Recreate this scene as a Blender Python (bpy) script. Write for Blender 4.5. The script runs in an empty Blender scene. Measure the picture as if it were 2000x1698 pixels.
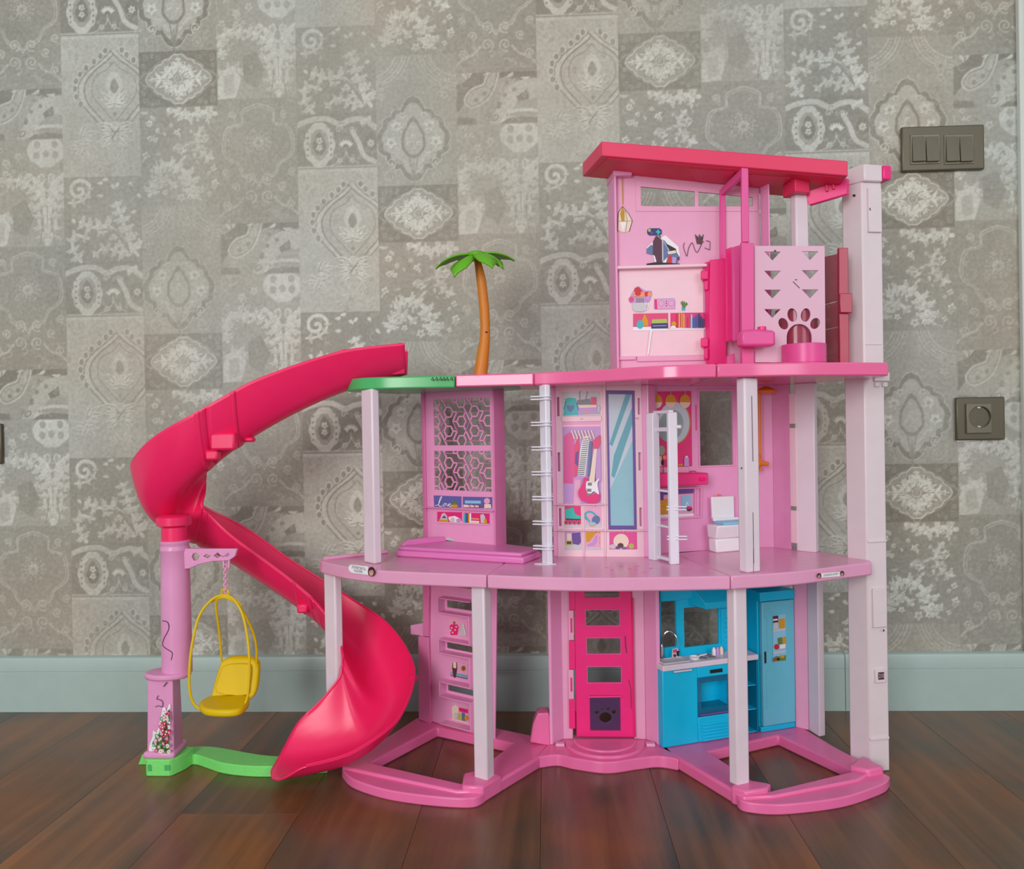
import bpy, bmesh, math, random
import numpy as np
from mathutils import Vector, Matrix
from mathutils.geometry import tessellate_polygon
random.seed(7)
# ------------------------------------------------------------------ camera, light, exposure
W, H, FPX = 2000, 1698, 1550.0
YAW, PITCH, ROLL, CD, CH = 0.0436257, -0.00583501, 0.01692537, 1.46946425, 0.51890681
scn = bpy.context.scene
COL = scn.collection
def rotm():
    cy, sy, cp, sp, cr, sr = math.cos(YAW), math.sin(YAW), math.cos(PITCH), math.sin(PITCH), math.cos(ROLL), math.sin(ROLL)
    return (np.array([[cy, -sy, 0], [sy, cy, 0], [0, 0, 1]]) @ np.array([[1, 0, 0], [0, cp, -sp], [0, sp, cp]])
            @ np.array([[cr, 0, sr], [0, 1, 0], [-sr, 0, cr]]))
RM = rotm(); CAM = np.array([0, -CD, CH])
cam_d = bpy.data.cameras.new('camera'); cam = bpy.data.objects.new('camera', cam_d); COL.objects.link(cam)
cam_d.sensor_fit = 'HORIZONTAL'; cam_d.sensor_width = 36.0; cam_d.lens = 36.0 * FPX / W; cam_d.clip_start = .02
X_, Y_, Z_ = RM[:, 0], RM[:, 2], -RM[:, 1]
cam.matrix_world = Matrix(((X_[0], Y_[0], Z_[0], CAM[0]), (X_[1], Y_[1], Z_[1], CAM[1]), (X_[2], Y_[2], Z_[2], CAM[2]), (0, 0, 0, 1)))
scn.camera = cam
scn.view_settings.view_transform = 'Standard'; scn.view_settings.look = 'None'
scn.view_settings.exposure = 0.22; scn.view_settings.gamma = 1.0; scn.view_settings.use_curve_mapping = False
wd = bpy.data.worlds.new('room_light'); scn.world = wd; wd.use_nodes = True
wd.node_tree.nodes['Background'].inputs[0].default_value = (0.78, 0.80, 0.82, 1)
wd.node_tree.nodes['Background'].inputs[1].default_value = 0.52
def window_light(name, loc, target, sx, sz, power, col):
    l = bpy.data.lights.new(name, 'AREA'); l.shape = 'RECTANGLE'; l.size = sx; l.size_y = sz; l.energy = power; l.color = col
    o = bpy.data.objects.new(name, l); COL.objects.link(o); o.location = loc
    o.rotation_euler = (Vector(target) - Vector(loc)).to_track_quat('-Z', 'Y').to_euler()
window_light('window_daylight_left', (-1.25, -4.0, 1.35), (-.1, 0, .6), 1.3, 1.7, 63, (1.0, .985, .96))
window_light('window_daylight_right', (1.9, -3.6, 1.5), (.2, 0, .5), 1.2, 1.7, 23, (.96, .98, 1.0))

# ------------------------------------------------------------------ helpers
def ray(x, y): return RM @ np.array([(x - 1000) / FPX, 1, -(y - 849) / FPX])
def UZ(x, y, z):
    d = ray(x, y); return CAM + d * (z - CAM[2]) / d[2]
def UY(x, y, Y):
    d = ray(x, y); return CAM + d * (Y - CAM[1]) / d[1]
def lin(c): c = c / 255.0; return c / 12.92 if c <= .04045 else ((c + .055) / 1.055) ** 2.4
def rgb(c): return (lin(c[0]), lin(c[1]), lin(c[2]), 1.0)
MATS = {}
def mat(name, c, rough=.35, var=.015, scale=45., bump=.004, metal=0., alpha=1., trans=0., spec=.5, c2=None, seam=None):
    """procedural plastic: noise breaks up colour, gloss and surface"""
    if name in MATS: return MATS[name]
    m = bpy.data.materials.new(name); m.use_nodes = True; nt = m.node_tree; N = nt.nodes; L = nt.links
    b = N['Principled BSDF']
    tc = N.new('ShaderNodeTexCoord'); nz = N.new('ShaderNodeTexNoise'); nz.inputs['Scale'].default_value = scale; nz.inputs['Detail'].default_value = 4
    L.new(tc.outputs['Object'], nz.inputs['Vector'])
    rp = N.new('ShaderNodeValToRGB'); a = rgb(c)
    k = c2 and rgb(c2)
    rp.color_ramp.elements[0].position = .35; rp.color_ramp.elements[1].position = .65
    rp.color_ramp.elements[0].color = tuple(v * (1 - var) for v in a[:3]) + (1,)
    rp.color_ramp.elements[1].color = k or tuple(min(1, v * (1 + var)) for v in a[:3]) + (1,)
    L.new(nz.outputs['Fac'], rp.inputs['Fac']); L.new(rp.outputs['Color'], b.inputs['Base Color'])
    mr = N.new('ShaderNodeMapRange'); mr.inputs['To Min'].default_value = rough * .85; mr.inputs['To Max'].default_value = min(1, rough * 1.2)
    L.new(nz.outputs['Fac'], mr.inputs['Value']); L.new(mr.outputs['Result'], b.inputs['Roughness'])
    if bump:
        n2 = N.new('ShaderNodeTexNoise'); n2.inputs['Scale'].default_value = scale * 6; L.new(tc.outputs['Object'], n2.inputs['Vector'])
        bp = N.new('ShaderNodeBump'); bp.inputs['Strength'].default_value = bump; bp.inputs['Distance'].default_value = .002
        L.new(n2.outputs['Fac'], bp.inputs['Height']); L.new(bp.outputs['Normal'], b.inputs['Normal'])
    b.inputs['Metallic'].default_value = metal; b.inputs['Alpha'].default_value = alpha
    b.inputs['Transmission Weight'].default_value = trans; b.inputs['Specular IOR Level'].default_value = spec
    MATS[name] = m; return m
M = lambda n: MATS[n]
def P(n, c, r=.35, **k): return mat(n, c, r, **k)
P('base_pink', (236, 112, 168), .24); P('deck_pink', (228, 158, 194), .22); P('roofdeck_pink', (238, 106, 158), .14)
P('panel_pink', (236, 158, 204), .4); P('panel_deep', (222, 124, 176), .4); P('pale_pink', (240, 204, 216), .4); P('pet_pink', (220, 174, 196), .4); P('soft_pink', (232, 166, 200), .4)
P('column_pink', (224, 208, 218), .32); P('tower_pink', (222, 208, 213), .32); P('rack_white', (232, 228, 240), .35)
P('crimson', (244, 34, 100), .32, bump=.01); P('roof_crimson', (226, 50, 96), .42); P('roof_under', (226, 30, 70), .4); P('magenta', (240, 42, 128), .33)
P('hot_pink', (226, 80, 152), .34); P('bench_pink', (226, 124, 190), .3); P('pillar_pink', (226, 152, 198), .3, bump=.12, scale=60.)
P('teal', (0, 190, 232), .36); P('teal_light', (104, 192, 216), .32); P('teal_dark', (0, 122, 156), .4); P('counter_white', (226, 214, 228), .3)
P('grass_green', (124, 226, 116), .45, bump=.25, scale=40.); P('deck_green', (76, 178, 104), .2); P('yellow', (222, 188, 0), .45, spec=.3)
P('palm_green', (98, 176, 6), .4); P('palm_trunk', (206, 122, 22), .45, bump=.25, scale=25.); P('orange', (232, 126, 20), .35)
P('white', (238, 236, 240), .4); P('black', (26, 24, 28), .4); P('grey', (128, 128, 132), .4); P('lightgrey', (200, 200, 204), .4)
P('chrome', (200, 200, 205), .12, metal=1.); P('bronze', (92, 86, 68), .34, metal=.3, bump=.03, scale=80.); P('bronze_light', (110, 105, 88), .3, metal=.35)
P('gold', (190, 145, 60), .3, metal=.6); P('navy', (38, 52, 110), .4); P('blue', (40, 96, 170), .4); P('aqua', (60, 180, 190), .4); P('turq', (40, 190, 176), .4)
P('print_pink', (226, 36, 120), .4); P('print_rose', (222, 70, 120), .4); P('print_lilac', (196, 150, 210), .4); P('purple', (104, 72, 150), .4); P('print_blue', (98, 96, 168), .4)
P('print_green', (96, 130, 60), .4); P('lime', (176, 190, 90), .4); P('brown', (96, 52, 52), .45); P('maroon', (86, 38, 66), .4); P('red', (200, 40, 50), .4); P('skin', (214, 160, 150), .5)
P('peach', (240, 150, 110), .4); P('cream', (236, 214, 196), .4); P('steel_blue', (96, 116, 160), .4); P('mirror_blue', (150, 196, 208), .12); P('mirror_pale', (196, 208, 220), .12)
P('mirror_mid', (112, 172, 186), .12); P('mirror_green', (150, 178, 172), .12); P('scratch', (70, 45, 62), .6)
P('sky_blue', (140, 200, 230), .4); P('amber', (214, 150, 20), .4); P('flap', (92, 58, 104), .25, trans=.25); P('hair', (70, 22, 34), .5)
P('clear_pink', (176, 36, 78), .14, alpha=.66); P('clear_pink_solid', (172, 22, 64), .25); P('clear_teal', (40, 120, 160), .1, alpha=.55)

def setp(o, label=None, cat=None, group=None, kind=None):
    if label: o['label'] = label
    if cat: o['category'] = cat
    if group: o['group'] = group
    if kind: o['kind'] = kind
    return o
def thing(name, label, cat, loc, group=None):
    o = bpy.data.objects.new(name, None); COL.objects.link(o); o.location = loc; o.empty_display_size = .05
    return setp(o, label, cat, group)
def adopt(o, parent):
    o.parent = parent
    if parent.type == 'EMPTY': o.matrix_parent_inverse = Matrix.Translation(parent.location).inverted()
class MB:
    def __init__(s): s.v = []; s.f = []; s.m = []
    def add(s, vs, fs, mi=0):
        k = len(s.v); s.v += [tuple(map(float, a)) for a in vs]; s.f += [tuple(i + k for i in f) for f in fs]; s.m += [mi] * len(fs); return s
    def box(s, x0, x1, y0, y1, z0, z1, mi=0):
        return s.add([(x0, y0, z0), (x1, y0, z0), (x1, y1, z0), (x0, y1, z0), (x0, y0, z1), (x1, y0, z1), (x1, y1, z1), (x0, y1, z1)],
                     [(0, 3, 2, 1), (4, 5, 6, 7), (0, 1, 5, 4), (1, 2, 6, 5), (2, 3, 7, 6), (3, 0, 4, 7)], mi)
    def prism(s, poly, z0, z1, mi=0, holes=()):
        return s.ext([(x, y) for x, y in poly], holes, lambda a, b, t: (a, b, z0 + (z1 - z0) * t), mi)
    def ext(s, outer, holes, fn, mi=0):
        rings = [list(outer)] + [list(h) for h in holes]
        def area(r): return sum(r[i][0] * r[(i + 1) % len(r)][1] - r[(i + 1) % len(r)][0] * r[i][1] for i in range(len(r)))
        rings = [r if (area(r) > 0) == (i == 0) else r[::-1] for i, r in enumerate(rings)]
        flat = [q for r in rings for q in r]; n = len(flat)
        if holes: tri = [tuple(t) for t in tessellate_polygon([[Vector((a, b, 0)) for a, b in r] for r in rings])]
        else: tri = [tuple(range(n))]
        def ccw(t):
            return sum(flat[t[i]][0] * flat[t[(i + 1) % len(t)]][1] - flat[t[(i + 1) % len(t)]][0] * flat[t[i]][1] for i in range(len(t))) > 0
        tri = [t if ccw(t) else t[::-1] for t in tri]
        vs = [fn(a, b, 0) for a, b in flat] + [fn(a, b, 1) for a, b in flat]
        fs = [t[::-1] for t in tri] + [tuple(i + n for i in t) for t in tri]; k = 0
        for r in rings:
            for i in range(len(r)):
                a, b = k + i, k + (i + 1) % len(r); fs.append((a, b, b + n, a + n))
            k += len(r)
        return s.add(vs, fs, mi)
    def hexa(s, q0, q1, mi=0):
        n = len(q0); return s.add(list(q0) + list(q1), [tuple(range(n))[::-1], tuple(range(n, 2 * n))] + [(i, (i + 1) % n, (i + 1) % n + n, i + n) for i in range(n)], mi)
    def tube(s, path, r, seg=10, mi=0, closed=False, flat=None):
        P_ = [Vector(p) for p in path]; n = len(P_); R = r if hasattr(r, '__len__') else [r] * n; vs = []
        ref = None
        for i, p in enumerate(P_):
            t = (P_[(i + 1) % n] - P_[i - 1]) if closed else (P_[min(i + 1, n - 1)] - P_[max(i - 1, 0)])
            t.normalize()
            if ref is None: ref = Vector((0, 0, 1)) if abs(t.z) < .9 else Vector((0, 1, 0))
            a = (ref - t * ref.dot(t)).normalized(); ref = a; b = t.cross(a)
            for k in range(seg):
                an = 2 * math.pi * k / seg; vs.append(p + (a * math.cos(an) + b * math.sin(an) * (flat or 1)) * R[i])
        fs = []
        for i in range(n if closed else n - 1):
            j = (i + 1) % n
            for k in range(seg): fs.append((i * seg + k, i * seg + (k + 1) % seg, j * seg + (k + 1) % seg, j * seg + k))
        if not closed: fs += [tuple(range(seg))[::-1], tuple(range((n - 1) * seg, n * seg))]
        return s.add(vs, fs, mi)
    def lathe(s, c, prof, seg=24, mi=0, sx=1., sy=1.):
        vs = []; n = len(prof)
        for r, z in prof:
            for k in range(seg):
                a = 2 * math.pi * k / seg; vs.append((c[0] + r * sx * math.cos(a), c[1] + r * sy * math.sin(a), c[2] + z))
        fs = [(i * seg + k, i * seg + (k + 1) % seg, (i + 1) * seg + (k + 1) % seg, (i + 1) * seg + k) for i in range(n - 1) for k in range(seg)]
        fs += [tuple(range(seg))[::-1], tuple(range((n - 1) * seg, n * seg))]
        return s.add(vs, fs, mi)
    def build(s, name, mats, parent=None, bevel=0., smooth=35, label=None, solid=None, subdiv=0, seg=2):
        me = bpy.data.meshes.new(name); me.from_pydata(s.v, [], s.f)
        for m_ in (mats if isinstance(mats, (list, tuple)) else [mats]): me.materials.append(M(m_) if isinstance(m_, str) else m_)
        me.polygons.foreach_set('material_index', s.m); me.polygons.foreach_set('use_smooth', [True] * len(s.f)); me.update()
        me.set_sharp_from_angle(angle=math.radians(smooth))
        o = bpy.data.objects.new(name, me); COL.objects.link(o)
        if solid:
            d = o.modifiers.new('solid', 'SOLIDIFY'); d.thickness = solid; d.offset = -1
        if bevel:
            d = o.modifiers.new('bevel', 'BEVEL'); d.width = bevel; d.segments = seg; d.limit_method = 'ANGLE'; d.angle_limit = math.radians(40); d.harden_normals = False
        if parent: adopt(o, parent)
        if label: o['label'] = label
        return o
class Frame:
    """a vertical plane through two plan points; n points to the room"""
    def __init__(s, a, b):
        s.o = np.array([a[0], a[1], 0.]); d = np.array([b[0] - a[0], b[1] - a[1], 0.]); s.L = np.linalg.norm(d); s.u = d / s.L; s.n = np.array([s.u[1], -s.u[0], 0.])
    def P(s, u, z, n=0.): q = s.o + s.u * u + s.n * n; return (q[0], q[1], z)
    def uz(s, x, y, n=0.):
        d = ray(x, y); o = s.o + s.n * n; t = np.dot(o - CAM, s.n) / np.dot(d, s.n); q = CAM + d * t
        return (float(np.dot(q - s.o, s.u)), float(q[2]))
    def rect(s, x0, y0, x1, y1, n=0.):
        a = s.uz(x0, y0, n); b = s.uz(x1, y1, n); return [(a[0], a[1]), (b[0], a[1]), (b[0], b[1]), (a[0], b[1])]
    def px(s, pts, n=0.): return [s.uz(x, y, n) for x, y in pts]
    def plate(s, mb, outline, n0, n1, holes=(), mi=0):
        return mb.ext(outline, holes, lambda a, b, t: s.P(a, b, n0 + (n1 - n0) * t), mi)
def ell(cx, cy, rx, ry, n=20, rot=0., a0=0., a1=2 * math.pi, end=False):
    c, s_ = math.cos(rot), math.sin(rot); k = n if end else n
    out = []
    for i in range(k):
        a = a0 + (a1 - a0) * i / ((k - 1) if end else k); x, y = rx * math.cos(a), ry * math.sin(a); out.append((cx + x * c - y * s_, cy + x * s_ + y * c))
    return out
class Art:
    """flat print: each shape of the sticker is a thin coloured film on the panel"""
    def __init__(s, fr, n): s.fr, s.n, s.mb, s.ms = fr, n, MB(), []
    def mi(s, m):
        if m not in s.ms: s.ms.append(m)
        return s.ms.index(m)
    def poly(s, pts, m):
        s.fr.plate(s.mb, s.fr.px(pts, s.n), s.n - .0002, s.n, mi=s.mi(m)); s.n += .00012; return s
    def rect(s, x0, y0, x1, y1, m):
        s.fr.plate(s.mb, s.fr.rect(x0, y0, x1, y1, s.n), s.n - .0002, s.n, mi=s.mi(m)); s.n += .00012; return s
    def oval(s, cx, cy, rx, ry, m, rot=0., n=18): return s.poly(ell(cx, cy, rx, ry, n, rot), m)
    def line(s, pts, w, m):
        for (a, b) in zip(pts[:-1], pts[1:]):
            d = math.hypot(b[0] - a[0], b[1] - a[1]) or 1; px, py = -(b[1] - a[1]) / d * w / 2, (b[0] - a[0]) / d * w / 2
            s.fr.plate(s.mb, s.fr.px([(a[0] + px, a[1] + py), (b[0] + px, b[1] + py), (b[0] - px, b[1] - py), (a[0] - px, a[1] - py)], s.n), s.n - .0002, s.n, mi=s.mi(m))
        s.n += .00012; return s
    def build(s, name, parent, label=None): return s.mb.build(name, s.ms, parent, label=label)
def text(name, body, fr, x, y, hpx, n, m, parent, squeeze=1., rot=0.):
    c = bpy.data.curves.new(name, 'FONT'); c.body = body; c.align_x = 'CENTER'; c.align_y = 'CENTER'; c.size = 1.; c.resolution_u = 3
    tmp = bpy.data.objects.new('tmp', c); me = bpy.data.meshes.new_from_object(tmp)
    bpy.data.objects.remove(tmp); bpy.data.curves.remove(c)
    u0, z0 = fr.uz(x, y, n); sc = abs(fr.uz(x, y, n)[1] - fr.uz(x, y + hpx, n)[1]) / .72
    for v in me.vertices:
        a, b = v.co.x * sc * squeeze, v.co.y * sc; a, b = a * math.cos(rot) - b * math.sin(rot), a * math.sin(rot) + b * math.cos(rot)
        v.co = fr.P(u0 + a, z0 + b, n)
    me.materials.append(M(m)); o = bpy.data.objects.new(name, me); COL.objects.link(o); me.name = name
    if parent: adopt(o, parent)
    return o
def curve_pts(ctrl, n=8, closed=False):
    c = [np.array(p, float) for p in ctrl]; m = len(c); out = []
    for i in range(m if closed else m - 1):
        g = (lambda j: c[j % m]) if closed else (lambda j: c[min(max(j, 0), m - 1)])
        p0, p1, p2, p3 = g(i - 1), g(i), g(i + 1), g(i + 2)
        for k in range(n):
            f = k / n; out.append(.5 * (2 * p1 + (-p0 + p2) * f + (2 * p0 - 5 * p1 + 4 * p2 - p3) * f * f + (-p0 + 3 * p1 - 3 * p2 + p3) * f ** 3))
    if not closed: out.append(c[-1])
    return [tuple(map(float, p)) for p in out]
# ------------------------------------------------------------------ wallpaper, skirting, floor
TW, TH, U0, V0 = .15, .1064033, -1.05645744, 1.24254597
PER = TH * 5
class Canvas:
    def __init__(s, w, h): s.w, s.h = w, h; s.t = np.zeros((h, w)); s.r = np.zeros((h, w))
    def blit(s, x0, y0, x1, y1): return max(0, int(x0)), max(0, int(y0)), min(s.w, int(x1) + 1), min(s.h, int(y1) + 1)
    def put(s, a, tone, rel, sl):
        s.t[sl] = s.t[sl] * (1 - a) + tone * a; s.r[sl] = s.r[sl] * (1 - a) + rel * a
    def stroke(s, pts, w, tone, rel=.5, op=1.):
        pts = np.array(pts, float); x0, y0, x1, y1 = s.blit(pts[:, 0].min() - w - 2, pts[:, 1].min() - w - 2, pts[:, 0].max() + w + 2, pts[:, 1].max() + w + 2)
        if x1 <= x0 or y1 <= y0: return
        X, Y = np.meshgrid(np.arange(x0, x1) + .5, np.arange(y0, y1) + .5); D = np.full(X.shape, 1e9)
        n = len(pts) - 1
        for i in range(n):
            ax, ay = pts[i]; bx, by = pts[i + 1]; dx, dy = bx - ax, by - ay; q = dx * dx + dy * dy or 1e-9
            t = np.clip(((X - ax) * dx + (Y - ay) * dy) / q, 0, 1); D = np.minimum(D, np.hypot(X - ax - t * dx, Y - ay - t * dy))
        s.put(np.clip(w / 2 - D + .7, 0, 1) * op, tone, rel, (slice(y0, y1), slice(x0, x1)))
    def fill(s, pts, tone, rel=.4, op=1.):
        pts = np.array(pts, float); x0, y0, x1, y1 = s.blit(pts[:, 0].min() - 1, pts[:, 1].min() - 1, pts[:, 0].max() + 1, pts[:, 1].max() + 1)
        if x1 <= x0 or y1 <= y0: return
        X, Y = np.meshgrid(np.arange(x0, x1) + .5, np.arange(y0, y1) + .5); ins = np.zeros(X.shape, bool); n = len(pts)
        for i in range(n):
            ax, ay = pts[i]; bx, by = pts[(i + 1) % n]
            if ay == by: continue
            ins ^= ((ay > Y) != (by > Y)) & (X < (bx - ax) * (Y - ay) / (by - ay) + ax)
        s.put(ins * op, tone, rel, (slice(y0, y1), slice(x0, x1)))
    def leaf(s, x, y, L, ang, w, tone, rel=.5, bend=0., vein=None):
        up, dn, mid = [], [], []
        for i in range(11):
            f = i / 10; a = ang + bend * f; px, py = x + L * f * math.cos(a), y + L * f * math.sin(a); k = w * math.sin(math.pi * f ** .7) * .5
            nx, ny = -math.sin(a), math.cos(a); up.append((px + nx * k, py + ny * k)); dn.append((px - nx * k, py - ny * k)); mid.append((px, py))
        pl = up + dn[::-1]
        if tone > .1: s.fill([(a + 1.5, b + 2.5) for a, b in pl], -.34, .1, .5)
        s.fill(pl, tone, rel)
        if vein is not None: s.stroke(mid[:9], 2.2, vein, rel * .4)
    def spiral(s, x, y, r, a0, turns, w, tone, rel=.5, op=1.):
        n = max(8, int(abs(turns) * 16)); pts = [(x + r * (1 - i / n * .9) * math.cos(a0 + turns * 2 * math.pi * i / n), y + r * (1 - i / n * .9) * math.sin(a0 + turns * 2 * math.pi * i / n)) for i in range(n + 1)]
        s.stroke(pts, w, tone, rel, op)
    def dot(s, x, y, r, tone, rel=.5): s.fill(ell(x, y, r, r, 10), tone, rel)
    def flower(s, x, y, r, tone, core, n=6):
        for k in range(n): s.leaf(x, y, r, 2 * math.pi * k / n + .3, r * .75, tone, .6)
        s.dot(x, y, r * .28, core, .3)
def scallop(cx, cy, pts, bulge):
    """closed outline of outward lobes through mirrored points"""
    full = [(cx + x, cy + y) for x, y in pts] + [(cx - x, cy + y) for x, y in pts[::-1][1:-1]]; out = []
    for i in range(len(full)):
        a, b = np.array(full[i]), np.array(full[(i + 1) % len(full)]); m = (a + b) / 2; d = m - np.array([cx, cy]); d /= np.linalg.norm(d) or 1
        for k in range(8):
            f = k / 8; out.append(tuple(a * (1 - f) + b * f + d * bulge * math.sin(math.pi * f)))
    return out
rw = random.Random(11)
def acanthus(c, path, w, tone, sides=7, L=34, vein=None, sgn=1):
    p = curve_pts(path, 6); c.stroke(p, w, tone, .5); n = len(p)
    for i in range(sides):
        k = int((i + .6) / sides * (n - 1)); a = math.atan2(p[min(k + 1, n - 1)][1] - p[k - 1][1], p[min(k + 1, n - 1)][0] - p[k - 1][0])
        l = L * (1 - .45 * i / sides)
        for s_ in (-1, 1):
            c.leaf(p[k][0], p[k][1], l, a + s_ * .62, l * .46, tone, .6, s_ * .75, tone - .45); c.leaf(p[k][0], p[k][1], l * .72, a + s_ * 1.1, l * .3, tone - .1, .6, s_ * .6)
            e = (p[k][0] + l * .9 * math.cos(a + s_ * 1.1), p[k][1] + l * .9 * math.sin(a + s_ * 1.1)); c.dot(e[0], e[1], l * .09, tone)
def m_diamond():
    c = Canvas(300, 210); c.t[:] = -.62
    for sx in (0, 1):
        for sy in (0, 1):
            X = lambda v: 300 - v if sx else v
            Y = lambda v: 210 - v if sy else v
            for (x, y, r) in ((22, 24, 14), (48, 14, 9), (70, 22, 11), (16, 54, 10), (20, 80, 9)):
                c.spiral(X(x), Y(y), r, rw.random() * 6, 1.4 if sx == sy else -1.4, 2.6, -.12, .6)
            c.stroke([(X(a), Y(b)) for a, b in curve_pts([(2, 102), (14, 86), (40, 74), (62, 50), (92, 34), (122, 20), (142, 2)], 5)], 3.4, -.1, .6)
    di = scallop(150, 105, [(0, -92), (34, -74), (64, -58), (96, -32), (126, 0), (96, 32), (64, 58), (34, 74), (0, 92)], 7); c.fill(di, -.08, .4); c.stroke(di + di[:1], 4, .5, .8)
    for k in range(16):
        a = k * math.pi / 8; R = (118, 80, 74, 72, 86, 72, 74, 80)[k % 8]
        for j in range(4):
            f = .34 + .17 * j; px, py = 150 + R * f * math.cos(a), 105 + R * f * math.sin(a)
            for s_ in (-1, 1): c.spiral(px + 6 * math.cos(a + s_ * 1.3), py + 6 * math.sin(a + s_ * 1.3), 7.5 - j, a + s_, s_ * .9, 2.2, -.4 if k % 2 else .75, .5)
        c.leaf(150 + 20 * math.cos(a), 105 + 18 * math.sin(a), R - 18, a, 15, .82, .9, 0, -.1)
        for s_ in (-1, 1): c.leaf(150 + R * .55 * math.cos(a), 105 + R * .55 * math.sin(a), R * .34, a + s_ * .55, 13, .72, .9, s_ * .4)
    c.dot(150, 105, 17, .55); c.dot(150, 105, 13, -.4); c.flower(150, 105, 10, .3, -.5, 6)
    return c
def m_floral():
    c = Canvas(300, 371); c.t[:] = -.22
    acanthus(c, [(290, 30), (230, 22), (180, 40), (150, 20), (110, 10)], 16, .6, 6, 40)
    acanthus(c, [(200, 340), (190, 280), (150, 230), (100, 215), (60, 240)], 18, .62, 7, 46)
    acanthus(c, [(30, 330), (50, 290), (90, 270), (130, 300)], 14, .55, 5, 36)
    acanthus(c, [(270, 200), (230, 170), (215, 120), (240, 80)], 12, .5, 6, 30)
    for _ in range(26):
        x, y = rw.uniform(15, 290), rw.uniform(10, 360); c.flower(x, y, rw.uniform(8, 19), rw.uniform(.35, .75), -.1, rw.choice((4, 5, 6)))
    for _ in range(34): c.leaf(rw.uniform(5, 280), rw.uniform(5, 360), rw.uniform(16, 40), rw.uniform(0, 6.3), rw.uniform(7, 14), rw.uniform(.2, .6), .6, rw.uniform(-.8, .8))
    return c
def m_medallion():
    c = Canvas(300, 483); c.t[:] = -.08; cx = 136
    for s_ in (-1, 1):
        for R, w in ((150, 4), (138, 3), (112, 4), (164, 2)):
            c.stroke([(cx + s_ * (170 - R * math.cos(a)), -30 + R * math.sin(a)) for a in np.linspace(0, 1.5, 14)], w, .3, .5)
        for k in range(16):
            a = k * .1; c.dot(cx + s_ * (170 - 125 * math.cos(a)), -30 + 125 * math.sin(a), 3.4, .3)
        c.flower(cx + s_ * 120, 110, 28, .12, -.2, 7); c.flower(cx + s_ * 118, 150, 18, .2, -.1, 5)
    pts = [(0, -150), (46, -100), (82, -78), (116, -38), (134, 30), (104, 72), (74, 104), (52, 120)]
    o = scallop(cx, 300, pts + [(0, 170)], 13)
    c.fill(o, -.5, .1); i_ = [(cx + (x - cx) * .84, 300 + (y - 300) * .84) for x, y in o]; c.fill(i_, .16, .4)
    c.stroke(o + o[:1], 3, .35, .7)
    i2 = scallop(cx, 318, [(0, -92 + 318 - 318), (28, -52), (44, 0), (34, 42), (0, 64)], 6)
    c.fill([(x, y) for x, y in i2], -.45, .1); i3 = [(cx + (x - cx) * .8, 318 + (y - 318) * .8) for x, y in i2]; c.fill(i3, .1, .4)
    for (x, y, r) in ((0, 300, 11), (-18, 328, 10), (18, 328, 10), (0, 268, 8)): c.flower(cx + x, y, r, .5, -.2, 5)
    for s_ in (-1, 1):
        c.flower(cx + s_ * 62, 262, 24, .5, -.1, 6); c.flower(cx + s_ * 84, 322, 24, .55, -.1, 5); c.flower(cx + s_ * 40, 222, 16, .4, -.1, 5)
        c.stroke(curve_pts([(cx, 470), (cx + s_ * 14, 420), (cx + s_ * 40, 392), (cx + s_ * 70, 380)], 6), 6, .1, .5)
        c.stroke(curve_pts([(cx, 480), (cx + s_ * 8, 420), (cx + s_ * 16, 380)], 6), 5, -.3, .4)
        c.spiral(cx + s_ * 84, 398, 20, 1.6, s_ * 1.5, 4, .35, .7); c.spiral(cx + s_ * 90, 448, 26, 0, s_ * 1.6, 3, .2, .5)
        for k in range(5): c.leaf(cx + s_ * (20 + 6 * k), 410 - 10 * k, 42, -1.57 + s_ * (.5 + .1 * k), 10, .35, .6, s_ * .5)
    c.stroke([(cx, 400), (cx, 483)], 5, -.35, .3)
    return c
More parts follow.
